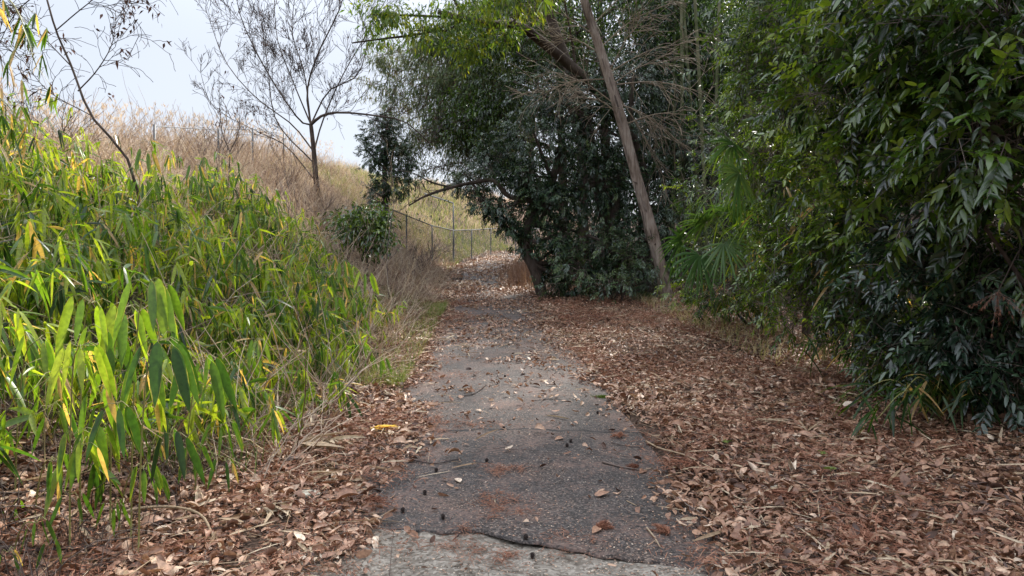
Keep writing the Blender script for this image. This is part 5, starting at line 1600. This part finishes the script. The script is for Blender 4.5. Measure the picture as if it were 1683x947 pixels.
# flat stones
def stone(lab, px, py, sx, sy, sz, seed):
    R = np.random.default_rng(seed); p = lie(px, py)
    mb = MB(); n, m = 16, 9
    V = []
    for j in range(m):
        ph = math.pi * j / (m - 1)
        for i in range(n):
            th = 2 * math.pi * i / n
            c, s = math.cos(th), math.sin(th); q = (abs(c) ** 4 + abs(s) ** 4) ** -.25
            w = (math.sin(ph) ** .4 if 0 < j < m - 1 else 0.02) * q * (1 + .1 * (hash2(i, 0, seed) - .5))
            V.append(p + [c * sx * w, s * sy * w, sz * np.sign(math.cos(ph)) * abs(math.cos(ph)) ** .5 + .006 * (hash2(i, j, seed) - .5) + sz * .5])
    idx = np.arange(n * m).reshape(m, n); a = idx[:-1]; b = np.roll(a, -1, 1); c = idx[1:]; d = np.roll(c, -1, 1)
    mb.add(V, quads=np.stack([a, b, d, c], -1).reshape(-1, 4))
    tag(mb.build('stone', M_STONE, origin=p, smooth_shade=True), lab, 'stone', 'stones in the litter')


stone('flat square pale stone slab lying in the left litter', 505, 823, .085, .05, .016, 3)
stone('pale rounded stone in the litter at the lower right', 1272, 812, .03, .02, .012, 4)
stone('small pale stone at the bottom right of the litter', 1430, 893, .03, .018, .012, 5)

# heaps of withered bamboo leaves
def straw_heap(px, py, n, L, ang, lab, tint=.7, mat=M_STRAW, w=.09):
    sdt = .02 if mat is M_SASA else .15
    p = lie(px, py) + [0, 0, .02]
    a = ang + rng.normal(0, .5, n)
    mb = MB()
    leaves(mb, p + rng.normal(0, .03, (n, 3)) * [1, 1, .3], np.stack([np.cos(a), np.sin(a), rng.uniform(.02, .3, n)], 1), rng.uniform(.6, 1.1, n) * L, L * w, np.clip(rng.normal(tint, sdt, n), 0, 1), droop=rng.uniform(.05, .3, n), fold=rng.uniform(.2, .7, n), tmpl=T_LONG)
    return tag(mb.build('withered_bamboo_leaves', mat, origin=p), lab, 'dead leaves', 'withered leaf bunches on the litter')


straw_heap(540, 735, 16, .32, -1.2, 'bleached bunch of withered bamboo leaves on the left litter')
straw_heap(500, 745, 12, .35, .2, 'tangle of pale straw leaves stretching towards the path', .5)
straw_heap(440, 850, 9, .2, -.6, 'fan of stiff white dead leaves beside the stone slab', .95)
straw_heap(465, 650, 9, .22, -1.4, 'upright grey-white dead leaves at the foot of the bamboo', .95)
straw_heap(618, 716, 7, .22, .3, 'yellow-orange dead bamboo leaves at the left asphalt edge', .99, M_SASA, .16)
straw_heap(560, 790, 10, .3, 2.8, 'flat brown dead leaves scattered below the yellow-orange ones', .3)
straw_heap(1250, 705, 10, .3, .2, 'straw coloured grass bunch lying in the right litter', .5, w=.04)
straw_heap(1330, 720, 8, .3, .6, 'orange-tan grass bunch further right in the right litter', .2, w=.05)
for px, py, lab, ti in [(925, 722, 'curled brown leaf on the right half of the path', .5), (756, 795, 'pale flat leaf alone on the left half of the path', .95), (985, 870, 'folded brown leaf near the front right of the asphalt', .5), (1060, 775, 'cracked brown leaf at the right asphalt edge', .3), (1215, 745, 'silvery leaf upturned in the right litter', 1.0), (1270, 745, 'large silver-grey leaf in the right litter', .95), (712, 600, 'orange leaf at the left path edge', .4)]:
    p = lie(px, py) + [0, 0, .008]; a = rng.uniform(0, 6.28)
    mb = MB(); leaves(mb, [p], [(math.cos(a), math.sin(a), .1)], .09, .045, ti, droop=.1, fold=.45, tmpl=T_LONG, up=np.array([[.1, -.3, 1.]]))
    tag(mb.build('fallen_leaf', M_LITTER, origin=p), lab, 'leaf', 'single fallen leaves')

# moss tuft at the path edge
p = lie(990, 657); mb = MB(); n = 700
o_ = np.abs(rng.normal(0, .5, n)); a = rng.uniform(0, 6.28, n)
b_ = p + np.stack([np.cos(a) * o_ * .12, np.sin(a) * o_ * .07, 0 * a], 1)
blades(mb, b_, rng.uniform(.01, .035, n), rng.normal(0, .01, (n, 3)) * [1, 1, 0], .004, rng.uniform(0, 1, n), 3)
tag(mb.build('moss_tuft', M_MOSS, origin=p), 'small green moss tuft at the right edge of the asphalt', 'moss')
for px, py, lab in [(1350, 760, 'green seedling with two leaves in the right litter'), (1365, 790, 'pale green seedling nearer in the right litter'), (530, 660, 'small green seedling patch under the bank'), (1195, 742, 'flat green leaf rosette beside the bent stick')]:
    p = lie(px, py); mb = MB(); m = 7; a = rng.uniform(0, 6.28, m)
    leaves(mb, np.tile(p + [0, 0, .04], (m, 1)), np.stack([np.cos(a), np.sin(a), .3 + 0 * a], 1), .05, .022, rng.uniform(.2, .7, m), tmpl=T_MID)
    tubes(mb, np.array([p, p + [0, 0, .02], p + [0, 0, .045]]), np.array([.002] * 3), 4)
    tag(mb.build('seedling', M_GRASS, origin=p), lab, 'seedling', 'seedlings in the litter')

for o in bpy.data.objects:
    if '_o' in o: del o['_o']
